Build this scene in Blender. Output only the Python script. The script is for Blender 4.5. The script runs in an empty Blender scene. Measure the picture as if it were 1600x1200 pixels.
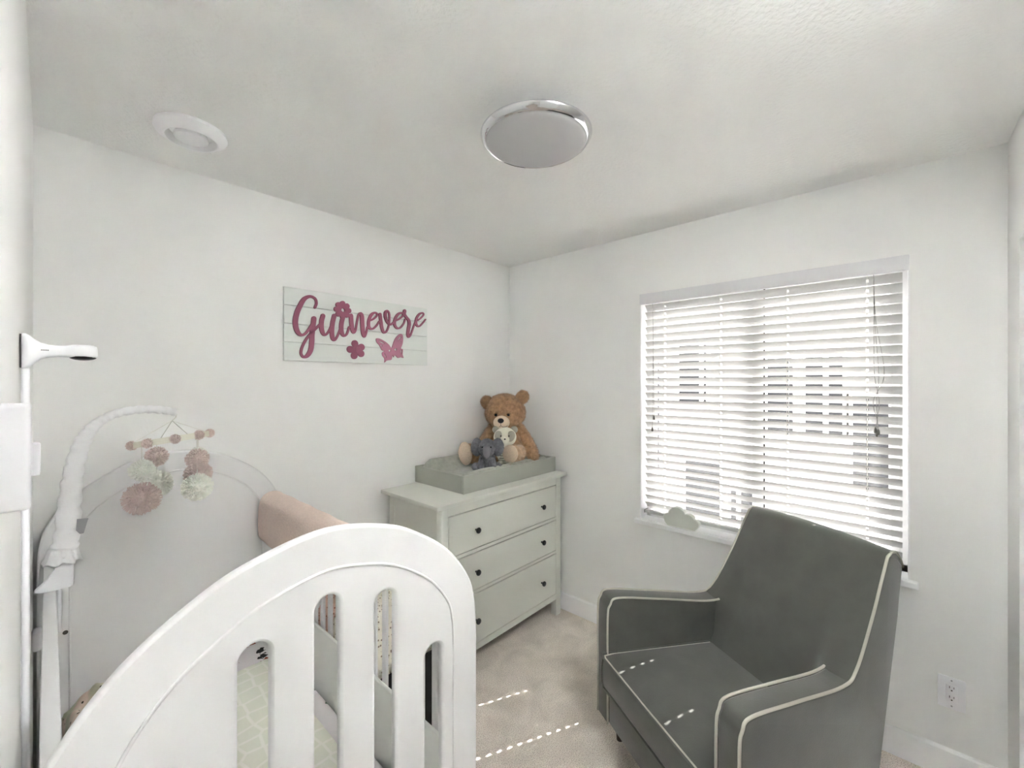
import bpy, bmesh, math, random
from mathutils import Vector, Matrix, noise
random.seed(7)
sc = bpy.context.scene
COL = sc.collection
PI = math.pi

# ------------------------------------------------------------------ camera, world, sun, area lights, exposure
XW, YW, CE, XL, YF = 2.43, 2.236, 2.484, -0.0365, -0.312      # window wall, sign wall, ceiling, left wall, front wall
CAM_A = math.radians(42.3)
cam = bpy.data.cameras.new('camera')
cam.sensor_width = 36.0
cam.lens = 659.0 / 1600.0 * 36.0
cam.shift_y = -2.0 / 1600.0
cam.clip_start = 0.01
cam_o = bpy.data.objects.new('camera', cam)
COL.objects.link(cam_o)
cam_o.location = (0, 0, 1.58)
cam_o.rotation_euler = (PI / 2, 0, CAM_A - PI / 2)
sc.camera = cam_o

world = bpy.data.worlds.new('sky')
sc.world = world
world.use_nodes = True
wn = world.node_tree
wn.nodes.clear()
w_out = wn.nodes.new('ShaderNodeOutputWorld')
w_bg = wn.nodes.new('ShaderNodeBackground')
w_bg.inputs['Color'].default_value = (1.0, 0.985, 0.985, 1)
w_bg.inputs['Strength'].default_value = 6.0
wn.links.new(w_bg.outputs[0], w_out.inputs[0])

sun_d = bpy.data.lights.new('sun', 'SUN')
sun_d.energy = 24.0
sun_d.angle = math.radians(0.2)
sun_d.color = (1.0, 0.97, 0.92)
sun = bpy.data.objects.new('sun', sun_d)
COL.objects.link(sun)
sun.rotation_euler = Vector((-0.0434, 0.0205, -0.0443)).to_track_quat('-Z', 'Y').to_euler()
sun.location = (6, -2, 5)

por_d = bpy.data.lights.new('window_sky_portal', 'AREA')
por_d.shape = 'RECTANGLE'
por_d.size = 1.4
por_d.size_y = 1.5
por_d.cycles.is_portal = True
por = bpy.data.objects.new('window_sky_portal', por_d)
COL.objects.link(por)
por.location = (2.62, 0.555, 1.44)
por.rotation_euler = (0, math.radians(90), 0)

hall_d = bpy.data.lights.new('hall_fill_light', 'AREA')  # weak fill added out of view, shining in through the doorway
hall_d.shape = 'DISK'
hall_d.size = 0.5
hall_d.energy = 1.0
hall_d.color = (1.0, 1.0, 1.0)
hall = bpy.data.objects.new('hall_fill_light', hall_d)
COL.objects.link(hall)
hall.location = (-0.80, 0.10, 2.40)

bnc_d = bpy.data.lights.new('bounce_fill', 'AREA')       # added fill light out of view, aimed at the ceiling to brighten the room
bnc_d.shape = 'DISK'
bnc_d.size = 0.2
bnc_d.energy = 24.0
bnc_d.spread = math.radians(130)
bnc = bpy.data.objects.new('bounce_fill', bnc_d)
COL.objects.link(bnc)
bnc.location = (0.82, -0.21, 2.36)
bnc.rotation_euler = (PI, 0, 0)

sc.view_settings.view_transform = 'Standard'
sc.view_settings.look = 'None'
sc.view_settings.gamma = 1.0
sc.view_settings.use_curve_mapping = False
sc.view_settings.exposure = 0.10
sc.cycles.max_bounces = 14
sc.cycles.diffuse_bounces = 9
sc.cycles.transparent_max_bounces = 16
sc.cycles.sample_clamp_indirect = 0.0

# ------------------------------------------------------------------ materials
def lin(c):
    return tuple(((v / 255.0) / 12.92 if v / 255.0 <= 0.04045 else ((v / 255.0 + 0.055) / 1.055) ** 2.4) for v in c) + (1.0,)

def mat(name, rgb, rough=0.6, metal=0.0, bump=0.0, scale=50.0, detail=3.0, var=0.0, var_scale=None, sheen=0.0, coat=0.0, spec=0.5, sss=0.0):
    m = bpy.data.materials.new(name)
    m.use_nodes = True
    nt = m.node_tree
    p = nt.nodes['Principled BSDF']
    p.inputs['Base Color'].default_value = lin(rgb)
    p.inputs['Roughness'].default_value = rough
    p.inputs['Metallic'].default_value = metal
    p.inputs['Specular IOR Level'].default_value = spec
    p.inputs['Sheen Weight'].default_value = sheen
    p.inputs['Coat Weight'].default_value = coat
    tc = nt.nodes.new('ShaderNodeTexCoord')
    if bump > 0:
        n = nt.nodes.new('ShaderNodeTexNoise')
        n.inputs['Scale'].default_value = scale
        n.inputs['Detail'].default_value = detail
        b = nt.nodes.new('ShaderNodeBump')
        b.inputs['Strength'].default_value = bump
        b.inputs['Distance'].default_value = 0.004
        nt.links.new(tc.outputs['Object'], n.inputs['Vector'])
        nt.links.new(n.outputs['Fac'], b.inputs['Height'])
        nt.links.new(b.outputs['Normal'], p.inputs['Normal'])
    if var > 0:
        n2 = nt.nodes.new('ShaderNodeTexNoise')
        n2.inputs['Scale'].default_value = var_scale or scale * 0.3
        n2.inputs['Detail'].default_value = 4
        r = nt.nodes.new('ShaderNodeValToRGB')
        c = lin(rgb)
        r.color_ramp.elements[0].position = 0.3
        r.color_ramp.elements[1].position = 0.7
        r.color_ramp.elements[0].color = tuple(v * (1 - var) for v in c[:3]) + (1,)
        r.color_ramp.elements[1].color = tuple(min(1, v * (1 + var)) for v in c[:3]) + (1,)
        nt.links.new(tc.outputs['Object'], n2.inputs['Vector'])
        nt.links.new(n2.outputs['Fac'], r.inputs['Fac'])
        nt.links.new(r.outputs['Color'], p.inputs['Base Color'])
    return m

M = {}
M['wall'] = mat('painted_wall', (240, 240, 239), 0.85, bump=0.12, scale=160, var=0.012, var_scale=3)
M['ceiling'] = mat('textured_ceiling', (242, 242, 241), 0.9, bump=1.0, scale=70, detail=5)
M['trim'] = mat('white_trim_paint', (244, 244, 246), 0.4)
M['crib'] = mat('white_crib_lacquer', (232, 232, 233), 0.38, bump=0.02, scale=30)
M['dresser'] = mat('pale_sage_lacquer', (217, 218, 210), 0.6, bump=0.02, scale=40)
M['tray'] = mat('grey_tray_paint', (166, 168, 158), 0.42, bump=0.03, scale=60)
M['pad'] = mat('grey_plush_pad', (164, 166, 156), 0.95, bump=0.5, scale=240, var=0.12, var_scale=40, sheen=0.3)
M['black'] = mat('black_metal', (24, 24, 24), 0.35)
M['velvet'] = mat('grey_velvet', (86, 87, 81), 0.75, bump=0.10, scale=220, var=0.12, var_scale=9, sheen=0.45)
M['piping'] = mat('light_grey_piping', (194, 192, 180), 0.8, bump=0.2, scale=600)
M['wood_dark'] = mat('dark_stained_wood', (60, 45, 35), 0.45, bump=0.05, scale=40)
M['bear'] = mat('brown_plush', (178, 142, 108), 0.95, var=0.25, var_scale=45, sheen=0.3)
M['bear_dark'] = mat('brown_plush_dark', (150, 118, 88), 0.95, var=0.2, var_scale=45, sheen=0.2)
M['bear_mid'] = mat('tan_plush', (200, 168, 138), 0.95, var=0.2, var_scale=45, sheen=0.3)
M['bear_pale'] = mat('pale_plush', (226, 206, 184), 0.95, bump=0.4, scale=250, var=0.08, var_scale=120)
M['snout'] = mat('cream_plush', (226, 208, 184), 0.95, bump=0.2, scale=250)
M['elephant'] = mat('slate_grey_plush', (120, 120, 125), 0.95, var=0.2, var_scale=60, sheen=0.3)
M['elephant_pale'] = mat('pale_grey_plush', (138, 137, 142), 0.95, bump=0.3, scale=200)
M['cream'] = mat('cream_knit', (234, 232, 216), 0.95, bump=0.3, scale=300)
M['taupe'] = mat('taupe_felt', (178, 174, 160), 0.95, bump=0.2, scale=300)
M['board'] = mat('pale_mint_board', (228, 232, 229), 0.6, bump=0.04, scale=50)
M['pink'] = mat('dusty_pink_paint', (156, 88, 112), 0.6, bump=0.05, scale=120)
M['pink_pale'] = mat('pale_rose_glitter', (186, 124, 146), 0.5, bump=0.15, scale=500)
M['peach'] = mat('peach_quilted_cotton', (224, 204, 194), 0.9, bump=0.7, scale=130, detail=1.5, var=0.05, var_scale=90)
M['pom_pink'] = mat('pink_yarn', (220, 203, 198), 0.95)
M['pom_mint'] = mat('mint_cream_yarn', (238, 239, 232), 0.95)
M['hoop'] = mat('pale_birch', (231, 229, 216), 0.6, bump=0.1, scale=60)
M['cotton'] = mat('white_gathered_cotton', (240, 240, 242), 0.9, bump=0.5, scale=110, detail=5)
M['plastic'] = mat('white_plastic', (238, 238, 242), 0.35)
M['tag'] = mat('grey_satin_tag', (160, 160, 164), 0.6)
M['string'] = mat('white_string', (225, 224, 218), 0.8)
M['cord'] = mat('grey_cord', (150, 150, 148), 0.8)
M['tassel'] = mat('grey_plastic_tassel', (120, 120, 114), 0.5)
M['slat'] = mat('white_blind_slat', (204, 204, 203), 0.42)
M['valance'] = mat('white_valance', (226, 226, 229), 0.45)
M['vinyl'] = mat('white_window_vinyl', (240, 240, 240), 0.35)
M['gasket'] = mat('black_gasket', (20, 20, 20), 0.5)
M['chrome'] = mat('chrome', (225, 225, 228), 0.06, metal=1.0)
M['frost'] = mat('frosted_glass_diffuser', (194, 194, 196), 0.45)
M['outlet'] = mat('outlet_plastic', (240, 240, 244), 0.3)
M['slot'] = mat('dark_socket_slot', (70, 68, 66), 0.6)
M['cloud'] = mat('pale_grey_cloud_body', (222, 224, 217), 0.6)
M['cloud_rim'] = mat('white_cloud_rim', (240, 242, 238), 0.5)
M['bin'] = mat('black_felt_bin', (28, 26, 24), 0.9, bump=0.2, scale=150)
M['siding'] = mat('pale_house_siding', (206, 206, 206), 0.8)
M['house_trim'] = mat('white_house_trim', (236, 236, 236), 0.6)
M['house_glass'] = mat('dark_house_glass', (46, 47, 50), 0.3, spec=0.15)
M['roof'] = mat('grey_roof_shingle', (110, 108, 106), 0.9, bump=0.3, scale=30)
M['ground'] = mat('grey_gravel_ground', (170, 166, 158), 0.95, bump=0.4, scale=20)
M['speckle'] = None

def node_mat(name, rough=0.9):
    m = bpy.data.materials.new(name)
    m.use_nodes = True
    nt = m.node_tree
    p = nt.nodes['Principled BSDF']
    p.inputs['Roughness'].default_value = rough
    tc = nt.nodes.new('ShaderNodeTexCoord')
    return m, nt, p, tc

def ramp(nt, stops):
    r = nt.nodes.new('ShaderNodeValToRGB')
    r.color_ramp.interpolation = 'LINEAR'
    el = r.color_ramp.elements
    while len(el) > 1:
        el.remove(el[-1])
    el[0].position = stops[0][0]
    el[0].color = lin(stops[0][1])
    for pos, c in stops[1:]:
        e = el.new(pos)
        e.color = lin(c)
    return r

# carpet
def make_carpet():
    m, nt, p, tc = node_mat('beige_carpet', 1.0)
    L = nt.links.new
    n1 = nt.nodes.new('ShaderNodeTexNoise'); n1.inputs['Scale'].default_value = 260; n1.inputs['Detail'].default_value = 4
    n2 = nt.nodes.new('ShaderNodeTexNoise'); n2.inputs['Scale'].default_value = 7; n2.inputs['Detail'].default_value = 5; n2.inputs['Distortion'].default_value = 0.5
    L(tc.outputs['Object'], n1.inputs['Vector']); L(tc.outputs['Object'], n2.inputs['Vector'])
    r1 = ramp(nt, [(0.32, (176, 164, 153)), (0.5, (240, 229, 218)), (0.68, (255, 250, 243))])
    r2 = ramp(nt, [(0.35, (232, 231, 229)), (0.6, (252, 252, 252))])
    L(n1.outputs['Fac'], r1.inputs['Fac']); L(n2.outputs['Fac'], r2.inputs['Fac'])
    mx = nt.nodes.new('ShaderNodeMix'); mx.data_type = 'RGBA'; mx.blend_type = 'MULTIPLY'; mx.inputs[0].default_value = 1.0
    L(r1.outputs['Color'], mx.inputs[6]); L(r2.outputs['Color'], mx.inputs[7]); L(mx.outputs[2], p.inputs['Base Color'])
    b = nt.nodes.new('ShaderNodeBump'); b.inputs['Strength'].default_value = 0.6; b.inputs['Distance'].default_value = 0.004
    L(n1.outputs['Fac'], b.inputs['Height']); L(b.outputs['Normal'], p.inputs['Normal'])
    p.inputs['Sheen Weight'].default_value = 0.2
    return m
M['carpet'] = make_carpet()

# printed cotton: white ground with scattered rust, black and green motifs
def make_print():
    m, nt, p, tc = node_mat('printed_woodland_cotton', 0.9)
    L = nt.links.new
    mp = nt.nodes.new('ShaderNodeMapping'); mp.inputs['Scale'].default_value = (1, 1, 1)
    L(tc.outputs['Object'], mp.inputs['Vector'])
    nz = nt.nodes.new('ShaderNodeTexNoise'); nz.inputs['Scale'].default_value = 45; nz.inputs['Detail'].default_value = 3
    L(mp.outputs['Vector'], nz.inputs['Vector'])
    ad = nt.nodes.new('ShaderNodeMix'); ad.data_type = 'RGBA'; ad.blend_type = 'LINEAR_LIGHT'; ad.inputs[0].default_value = 0.035
    L(mp.outputs['Vector'], ad.inputs[6]); L(nz.outputs['Color'], ad.inputs[7])
    v = nt.nodes.new('ShaderNodeTexVoronoi'); v.inputs['Scale'].default_value = 17; v.inputs['Randomness'].default_value = 0.9
    L(ad.outputs[2], v.inputs['Vector'])
    msk = nt.nodes.new('ShaderNodeMath'); msk.operation = 'LESS_THAN'; msk.inputs[1].default_value = 0.33
    L(v.outputs['Distance'], msk.inputs[0])
    sep = nt.nodes.new('ShaderNodeSeparateColor'); L(v.outputs['Color'], sep.inputs[0])
    r = nt.nodes.new('ShaderNodeValToRGB'); r.color_ramp.interpolation = 'CONSTANT'
    el = r.color_ramp.elements; el[0].color = lin((150, 72, 48)); el[1].position = 0.3; el[1].color = lin((34, 30, 32))
    for pos, c in ((0.5, (236, 232, 232)), (0.62, (60, 110, 86)), (0.78, (120, 40, 44)), (0.9, (90, 80, 78))):
        e = el.new(pos); e.color = lin(c)
    L(sep.outputs[0], r.inputs['Fac'])
    mx = nt.nodes.new('ShaderNodeMix'); mx.data_type = 'RGBA'
    mx.inputs[6].default_value = lin((236, 232, 234))
    L(msk.outputs[0], mx.inputs[0]); L(r.outputs['Color'], mx.inputs[7]); L(mx.outputs[2], p.inputs['Base Color'])
    return m
M['print'] = make_print()

# quilted mint pad: cell lines pressed in
def make_quilt():
    m, nt, p, tc = node_mat('quilted_mint_cotton', 0.95)
    L = nt.links.new
    v = nt.nodes.new('ShaderNodeTexVoronoi'); v.feature = 'DISTANCE_TO_EDGE'; v.inputs['Scale'].default_value = 16; v.inputs['Randomness'].default_value = 0.35
    L(tc.outputs['Object'], v.inputs['Vector'])
    r = ramp(nt, [(0.0, (248, 248, 240)), (0.05, (248, 248, 240)), (0.10, (238, 240, 228))])
    L(v.outputs['Distance'], r.inputs['Fac']); L(r.outputs['Color'], p.inputs['Base Color'])
    b = nt.nodes.new('ShaderNodeBump'); b.inputs['Strength'].default_value = 0.5; b.inputs['Distance'].default_value = 0.004; b.invert = True
    L(r.outputs['Color'], b.inputs['Height']); L(b.outputs['Normal'], p.inputs['Normal'])
    return m
M['quilt'] = make_quilt()

def make_speckle(name, base, dots):
    m, nt, p, tc = node_mat(name, 0.95)
    L = nt.links.new
    n = nt.nodes.new('ShaderNodeTexVoronoi'); n.inputs['Scale'].default_value = 75
    L(tc.outputs['Object'], n.inputs['Vector'])
    r = ramp(nt, [(0.0, dots), (0.22, dots), (0.34, base), (1.0, base)])
    L(n.outputs['Distance'], r.inputs['Fac']); L(r.outputs['Color'], p.inputs['Base Color'])
    b = nt.nodes.new('ShaderNodeBump'); b.inputs['Strength'].default_value = 0.7; b.inputs['Distance'].default_value = 0.006
    L(n.outputs['Distance'], b.inputs['Height']); L(b.outputs['Normal'], p.inputs['Normal'])
    return m
M['speckle'] = make_speckle('cream_speckled_knit', (236, 232, 220), (150, 136, 122))
M['pink_knit'] = make_speckle('peach_speckled_knit', (230, 200, 186), (170, 110, 90))

# panda's shirt: cream with taupe stripes
def make_stripe():
    m, nt, p, tc = node_mat('striped_knit', 0.95)
    L = nt.links.new
    s = nt.nodes.new('ShaderNodeSeparateXYZ'); L(tc.outputs['Object'], s.inputs[0])
    mu = nt.nodes.new('ShaderNodeMath'); mu.operation = 'MULTIPLY'; mu.inputs[1].default_value = 62.0
    fr = nt.nodes.new('ShaderNodeMath'); fr.operation = 'FRACT'
    gt = nt.nodes.new('ShaderNodeMath'); gt.operation = 'GREATER_THAN'; gt.inputs[1].default_value = 0.55
    L(s.outputs['Z'], mu.inputs[0]); L(mu.outputs[0], fr.inputs[0]); L(fr.outputs[0], gt.inputs[0])
    mx = nt.nodes.new('ShaderNodeMix'); mx.data_type = 'RGBA'; mx.inputs[6].default_value = lin((234, 232, 216)); mx.inputs[7].default_value = lin((172, 172, 156))
    L(gt.outputs[0], mx.inputs[0]); L(mx.outputs[2], p.inputs['Base Color'])
    return m
M['stripe'] = make_stripe()

def make_glass():
    m = bpy.data.materials.new('clear_window_glass')
    m.use_nodes = True
    nt = m.node_tree
    nt.nodes.clear()
    o = nt.nodes.new('ShaderNodeOutputMaterial')
    mx = nt.nodes.new('ShaderNodeMixShader')
    t = nt.nodes.new('ShaderNodeBsdfTransparent'); t.inputs[0].default_value = (0.95, 0.95, 0.95, 1)
    g = nt.nodes.new('ShaderNodeBsdfGlossy'); g.inputs['Roughness'].default_value = 0.0
    lw = nt.nodes.new('ShaderNodeLayerWeight'); lw.inputs['Blend'].default_value = 0.5
    pw = nt.nodes.new('ShaderNodeMath'); pw.operation = 'POWER'; pw.inputs[1].default_value = 5.0
    ma = nt.nodes.new('ShaderNodeMath'); ma.operation = 'MULTIPLY_ADD'; ma.inputs[1].default_value = 0.96; ma.inputs[2].default_value = 0.04
    nt.links.new(lw.outputs['Facing'], pw.inputs[0]); nt.links.new(pw.outputs[0], ma.inputs[0])
    nt.links.new(ma.outputs[0], mx.inputs[0]); nt.links.new(t.outputs[0], mx.inputs[1]); nt.links.new(g.outputs[0], mx.inputs[2])
    nt.links.new(mx.outputs[0], o.inputs[0])
    return m
M['glass'] = make_glass()

def make_liner():
    m, nt, p, tc = node_mat('white_breathable_mesh', 0.9)
    p.inputs['Base Color'].default_value = lin((246, 248, 245))
    return m
M['liner'] = make_liner()

# ------------------------------------------------------------------ mesh helpers
class MB:
    def __init__(self):
        self.v = []; self.f = []
    def add(self, vs, fs):
        o = len(self.v)
        self.v += [tuple(p) for p in vs]
        self.f += [tuple(i + o for i in f) for f in fs]
        return self
    def box(self, lo, hi):
        x0, y0, z0 = lo; x1, y1, z1 = hi
        vs = [(x0, y0, z0), (x1, y0, z0), (x1, y1, z0), (x0, y1, z0), (x0, y0, z1), (x1, y0, z1), (x1, y1, z1), (x0, y1, z1)]
        return self.add(vs, [(3, 2, 1, 0), (4, 5, 6, 7), (0, 1, 5, 4), (1, 2, 6, 5), (2, 3, 7, 6), (3, 0, 4, 7)])
    def from_bm(self, bm):
        bm.verts.index_update()
        self.add([v.co for v in bm.verts], [[v.index for v in f.verts] for f in bm.faces])
        bm.free()
        return self
    def rbox(self, lo, hi, r=0.004, seg=2):
        bm = bmesh.new()
        bmesh.ops.create_cube(bm, size=1)
        for v in bm.verts:
            v.co = Vector([lo[i] if v.co[i] < 0 else hi[i] for i in range(3)])
        r = min(r, min(hi[i] - lo[i] for i in range(3)) * 0.49)
        bmesh.ops.bevel(bm, geom=bm.edges[:], offset=r, segments=seg, affect='EDGES', profile=0.5)
        return self.from_bm(bm)
    def tube(self, pts, rad, n=8, cap=True, closed=False, flat=1.0):
        pts = [Vector(p) for p in pts]
        rads = rad if isinstance(rad, (list, tuple)) else [rad] * len(pts)
        N = len(pts); vs = []; fs = []
        t0 = (pts[1] - pts[0]).normalized()
        up = Vector((0, 0, 1)) if abs(t0.z) < 0.9 else Vector((1, 0, 0))
        u = t0.cross(up).normalized()
        for i in range(N):
            if closed:
                t = (pts[(i + 1) % N] - pts[i - 1]).normalized()
            else:
                t = (pts[min(i + 1, N - 1)] - pts[max(i - 1, 0)]).normalized()
            u = (u - t * u.dot(t))
            u = u.normalized() if u.length > 1e-6 else t.orthogonal().normalized()
            w = t.cross(u)
            for k in range(n):
                a = 2 * PI * k / n
                vs.append(pts[i] + (u * math.cos(a) + w * math.sin(a) * flat) * rads[i])
        for i in range(N if closed else N - 1):
            j = (i + 1) % N
            for k in range(n):
                l = (k + 1) % n
                fs.append((i * n + k, i * n + l, j * n + l, j * n + k))
        if cap and not closed:
            fs.append(tuple(range(n - 1, -1, -1)))
            fs.append(tuple((N - 1) * n + k for k in range(n)))
        return self.add(vs, fs)
    def lathe(self, prof, c=(0, 0, 0), n=32, axis='z', sx=1.0, sy=1.0):
        vs = []; fs = []
        for r, h in prof:
            for k in range(n):
                a = 2 * PI * k / n
                x, y = r * math.cos(a) * sx, r * math.sin(a) * sy
                p = {'z': (x, y, h), 'y': (x, h, y), 'x': (h, x, y)}[axis]
                vs.append((p[0] + c[0], p[1] + c[1], p[2] + c[2]))
        for i in range(len(prof) - 1):
            for k in range(n):
                l = (k + 1) % n
                fs.append((i * n + k, i * n + l, (i + 1) * n + l, (i + 1) * n + k))
        fs.append(tuple(range(n - 1, -1, -1)))
        fs.append(tuple((len(prof) - 1) * n + k for k in range(n)))
        return self.add(vs, fs)
    def ball(self, c, r, rot=None, n=20, m=12):
        r = r if isinstance(r, (list, tuple)) else (r, r, r)
        R = rot if rot is not None else Matrix.Identity(3)
        vs = [Vector(c) + R @ Vector((0, 0, -r[2]))]; fs = []
        for j in range(1, m):
            ph = -PI / 2 + PI * j / m
            for k in range(n):
                a = 2 * PI * k / n
                vs.append(Vector(c) + R @ Vector((r[0] * math.cos(ph) * math.cos(a), r[1] * math.cos(ph) * math.sin(a), r[2] * math.sin(ph))))
        vs.append(Vector(c) + R @ Vector((0, 0, r[2])))
        for k in range(n):
            l = (k + 1) % n
            fs.append((0, 1 + l, 1 + k))
            for j in range(m - 2):
                fs.append((1 + j * n + k, 1 + j * n + l, 1 + (j + 1) * n + l, 1 + (j + 1) * n + k))
            fs.append((1 + (m - 2) * n + k, 1 + (m - 2) * n + l, len(vs) - 1))
        return self.add(vs, fs)
    def prism(self, poly, f0, f1):
        """poly: 2D points; f0(p), f1(p): 3D positions of the near and far face."""
        n = len(poly)
        vs = [f0(p) for p in poly] + [f1(p) for p in poly]
        fs = [tuple(range(n)), tuple(range(2 * n - 1, n - 1, -1))]
        for i in range(n):
            j = (i + 1) % n
            fs.append((j, i, n + i, n + j))
        return self.add(vs, fs)
    def mesh(self, name, material, smooth=False, autos=None):
        me = bpy.data.meshes.new(name)
        me.from_pydata(self.v, [], self.f)
        bm = bmesh.new(); bm.from_mesh(me)
        bmesh.ops.recalc_face_normals(bm, faces=bm.faces)
        if autos is not None:
            for e in bm.edges:
                if len(e.link_faces) == 2 and e.calc_face_angle(0) > math.radians(autos):
                    e.smooth = False
            smooth = True
        for f in bm.faces:
            f.smooth = smooth
        bm.to_mesh(me); bm.free()
        if material:
            me.materials.append(material)
        return me
    def build(self, name, material, parent=None, smooth=False, autos=None, loc=None):
        o = bpy.data.objects.new(name, self.mesh(name, material, smooth, autos))
        COL.objects.link(o)
        if parent:
            o.parent = parent
        if loc:
            o.location = loc
        return o

def tag(o, label, cat, group=None):
    o['label'] = label; o['category'] = cat
    if group:
        o['group'] = group
    return o
def thing(name, label, cat, loc=(0, 0, 0), rz=0.0, group=None):
    o = bpy.data.objects.new(name, None)
    o.empty_display_size = 0.05
    COL.objects.link(o)
    o.location = loc; o.rotation_euler = (0, 0, rz)
    return tag(o, label, cat, group)
def struct(o):
    o['kind'] = 'structure'
    return o
def plabel(o, label):
    o['label'] = label
    return o
def dup(o, parent=None, loc=None):
    c = o.copy(); COL.objects.link(c)
    if parent:
        c.parent = parent
    if loc:
        c.location = loc
    return c
def dup_tree(root, loc, rz=None, label=None):
    r = dup(root, loc=loc)
    if rz is not None:
        r.rotation_euler = (0, 0, rz)
    if label:
        r['label'] = label
    for ch in list(root.children):
        c = dup(ch, r)
        for g in list(ch.children):
            dup(g, c)
    return r

def catmull(P, n=8, closed=False):
    P = [Vector(p) for p in P]; N = len(P); out = []
    for i in range(N if closed else N - 1):
        p1, p2 = P[i], P[(i + 1) % N]
        p0 = P[i - 1] if (closed or i > 0) else p1 * 2 - p2
        p3 = P[(i + 2) % N] if (closed or i + 2 < N) else p2 * 2 - p1
        for k in range(n):
            t = k / n
            out.append(0.5 * (2 * p1 + (p2 - p0) * t + (2 * p0 - 5 * p1 + 4 * p2 - p3) * t * t + (3 * p1 - p0 - 3 * p2 + p3) * t ** 3))
    if not closed:
        out.append(P[-1])
    return out

def curve_mesh(loops, depth, bevel=0.0):
    """Filled 2D outline with holes, extruded: returns (verts, faces) with the outline in local XY and the depth along Z (-depth..depth)."""
    cu = bpy.data.curves.new('tmp', 'CURVE')
    cu.dimensions = '2D'; cu.fill_mode = 'BOTH'; cu.extrude = depth; cu.bevel_depth = bevel; cu.bevel_resolution = 1
    for lp in loops:
        s = cu.splines.new('POLY'); s.points.add(len(lp) - 1); s.use_cyclic_u = True
        for i, p in enumerate(lp):
            s.points[i].co = (p[0], p[1], 0, 1)
    o = bpy.data.objects.new('tmp', cu); COL.objects.link(o)
    dg = bpy.context.evaluated_depsgraph_get()
    me = bpy.data.meshes.new_from_object(o.evaluated_get(dg))
    vs = [v.co.copy() for v in me.vertices]; fs = [tuple(p.vertices) for p in me.polygons]
    bpy.data.objects.remove(o); bpy.data.curves.remove(cu); bpy.data.meshes.remove(me)
    return vs, fs

def remesh(mb, voxel, smooth_it=6):
    me = bpy.data.meshes.new('tmp'); me.from_pydata(mb.v, [], mb.f)
    o = bpy.data.objects.new('tmp', me); COL.objects.link(o)
    r = o.modifiers.new('r', 'REMESH'); r.mode = 'VOXEL'; r.voxel_size = voxel
    s = o.modifiers.new('s', 'SMOOTH'); s.iterations = smooth_it; s.factor = 0.5
    dg = bpy.context.evaluated_depsgraph_get()
    m2 = bpy.data.meshes.new_from_object(o.evaluated_get(dg))
    out = MB(); out.v = [tuple(v.co) for v in m2.vertices]; out.f = [tuple(p.vertices) for p in m2.polygons]
    bpy.data.objects.remove(o); bpy.data.meshes.remove(me); bpy.data.meshes.remove(m2)
    return out

def fur(mb, count, length, width, seed=1, droop=0.4, spread=0.7):
    """short tufts of pile standing out of the surface of mb, joined into it"""
    rnd = random.Random(seed)
    V = [Vector(p) for p in mb.v]; tris = []; acc = []; tot = 0.0
    for f in mb.f:
        for i in range(1, len(f) - 1):
            a, b, c = V[f[0]], V[f[i]], V[f[i + 1]]
            n = (b - a).cross(c - a); ar = n.length
            if ar > 1e-12:
                tot += ar; tris.append((a, b, c, n / ar)); acc.append(tot)
    import bisect
    vs = []; fs = []
    for k in range(count):
        a, b, c, n = tris[min(bisect.bisect(acc, rnd.random() * tot), len(tris) - 1)]
        u, v = rnd.random(), rnd.random()
        if u + v > 1:
            u, v = 1 - u, 1 - v
        p = a + (b - a) * u + (c - a) * v
        d = (n + Vector((rnd.uniform(-1, 1), rnd.uniform(-1, 1), rnd.uniform(-1, 1) - droop)) * spread).normalized()
        if d.dot(n) < 0.15:
            d = (d + n * 0.6).normalized()
        t = d.orthogonal().normalized()
        t = (Matrix.Rotation(rnd.random() * 6.28, 3, d) @ t) * width * rnd.uniform(0.7, 1.3)
        l = length * rnd.uniform(0.6, 1.25)
        i = len(vs)
        vs += [p - t - n * 0.001, p + t - n * 0.001, p + d * l]
        fs.append((i, i + 1, i + 2))
    mb.add(vs, fs)
    return mb

# ------------------------------------------------------------------ the room
HX0, HY0, HY1 = -1.45, -0.95, 1.25                          # hall beyond the doorway
struct(MB().box((-1.55, -1.1, -0.06), (2.56, 2.36, 0.0)).build('floor', M['carpet']))
struct(MB().box((-1.55, -1.1, CE), (2.56, 2.36, CE + 0.08)).build('ceiling', M['ceiling']))
struct(MB().box((XL - 0.12, YW, 0), (XW + 0.13, YW + 0.12, CE)).build('wall_back', M['wall']))
DY0, DY1, DZ = -0.27, 0.54, 2.04                          # doorway in the left wall, beside the camera
struct(MB().box((XL - 0.12, YF - 0.1, 0), (XL, DY0, CE)).box((XL - 0.12, DY0, DZ), (XL, DY1, CE)).box((XL - 0.12, DY1, 0), (XL, YW, CE)).build('wall_left', M['wall']))
# window wall with its opening
WY0, WY1, WZ0, WZ1 = -0.0445, 1.1555, 0.755, 2.118
wr = MB()
wr.box((XW, YF - 0.72, 0), (XW + 0.13, WY0, CE)).box((XW, WY1, 0), (XW + 0.13, YW, CE))
wr.box((XW, WY0, 0), (XW + 0.13, WY1, WZ0 - 0.028)).box((XW, WY0, WZ1), (XW + 0.13, WY1, CE))
struct(wr.build('wall_right', M['wall']))
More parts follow.
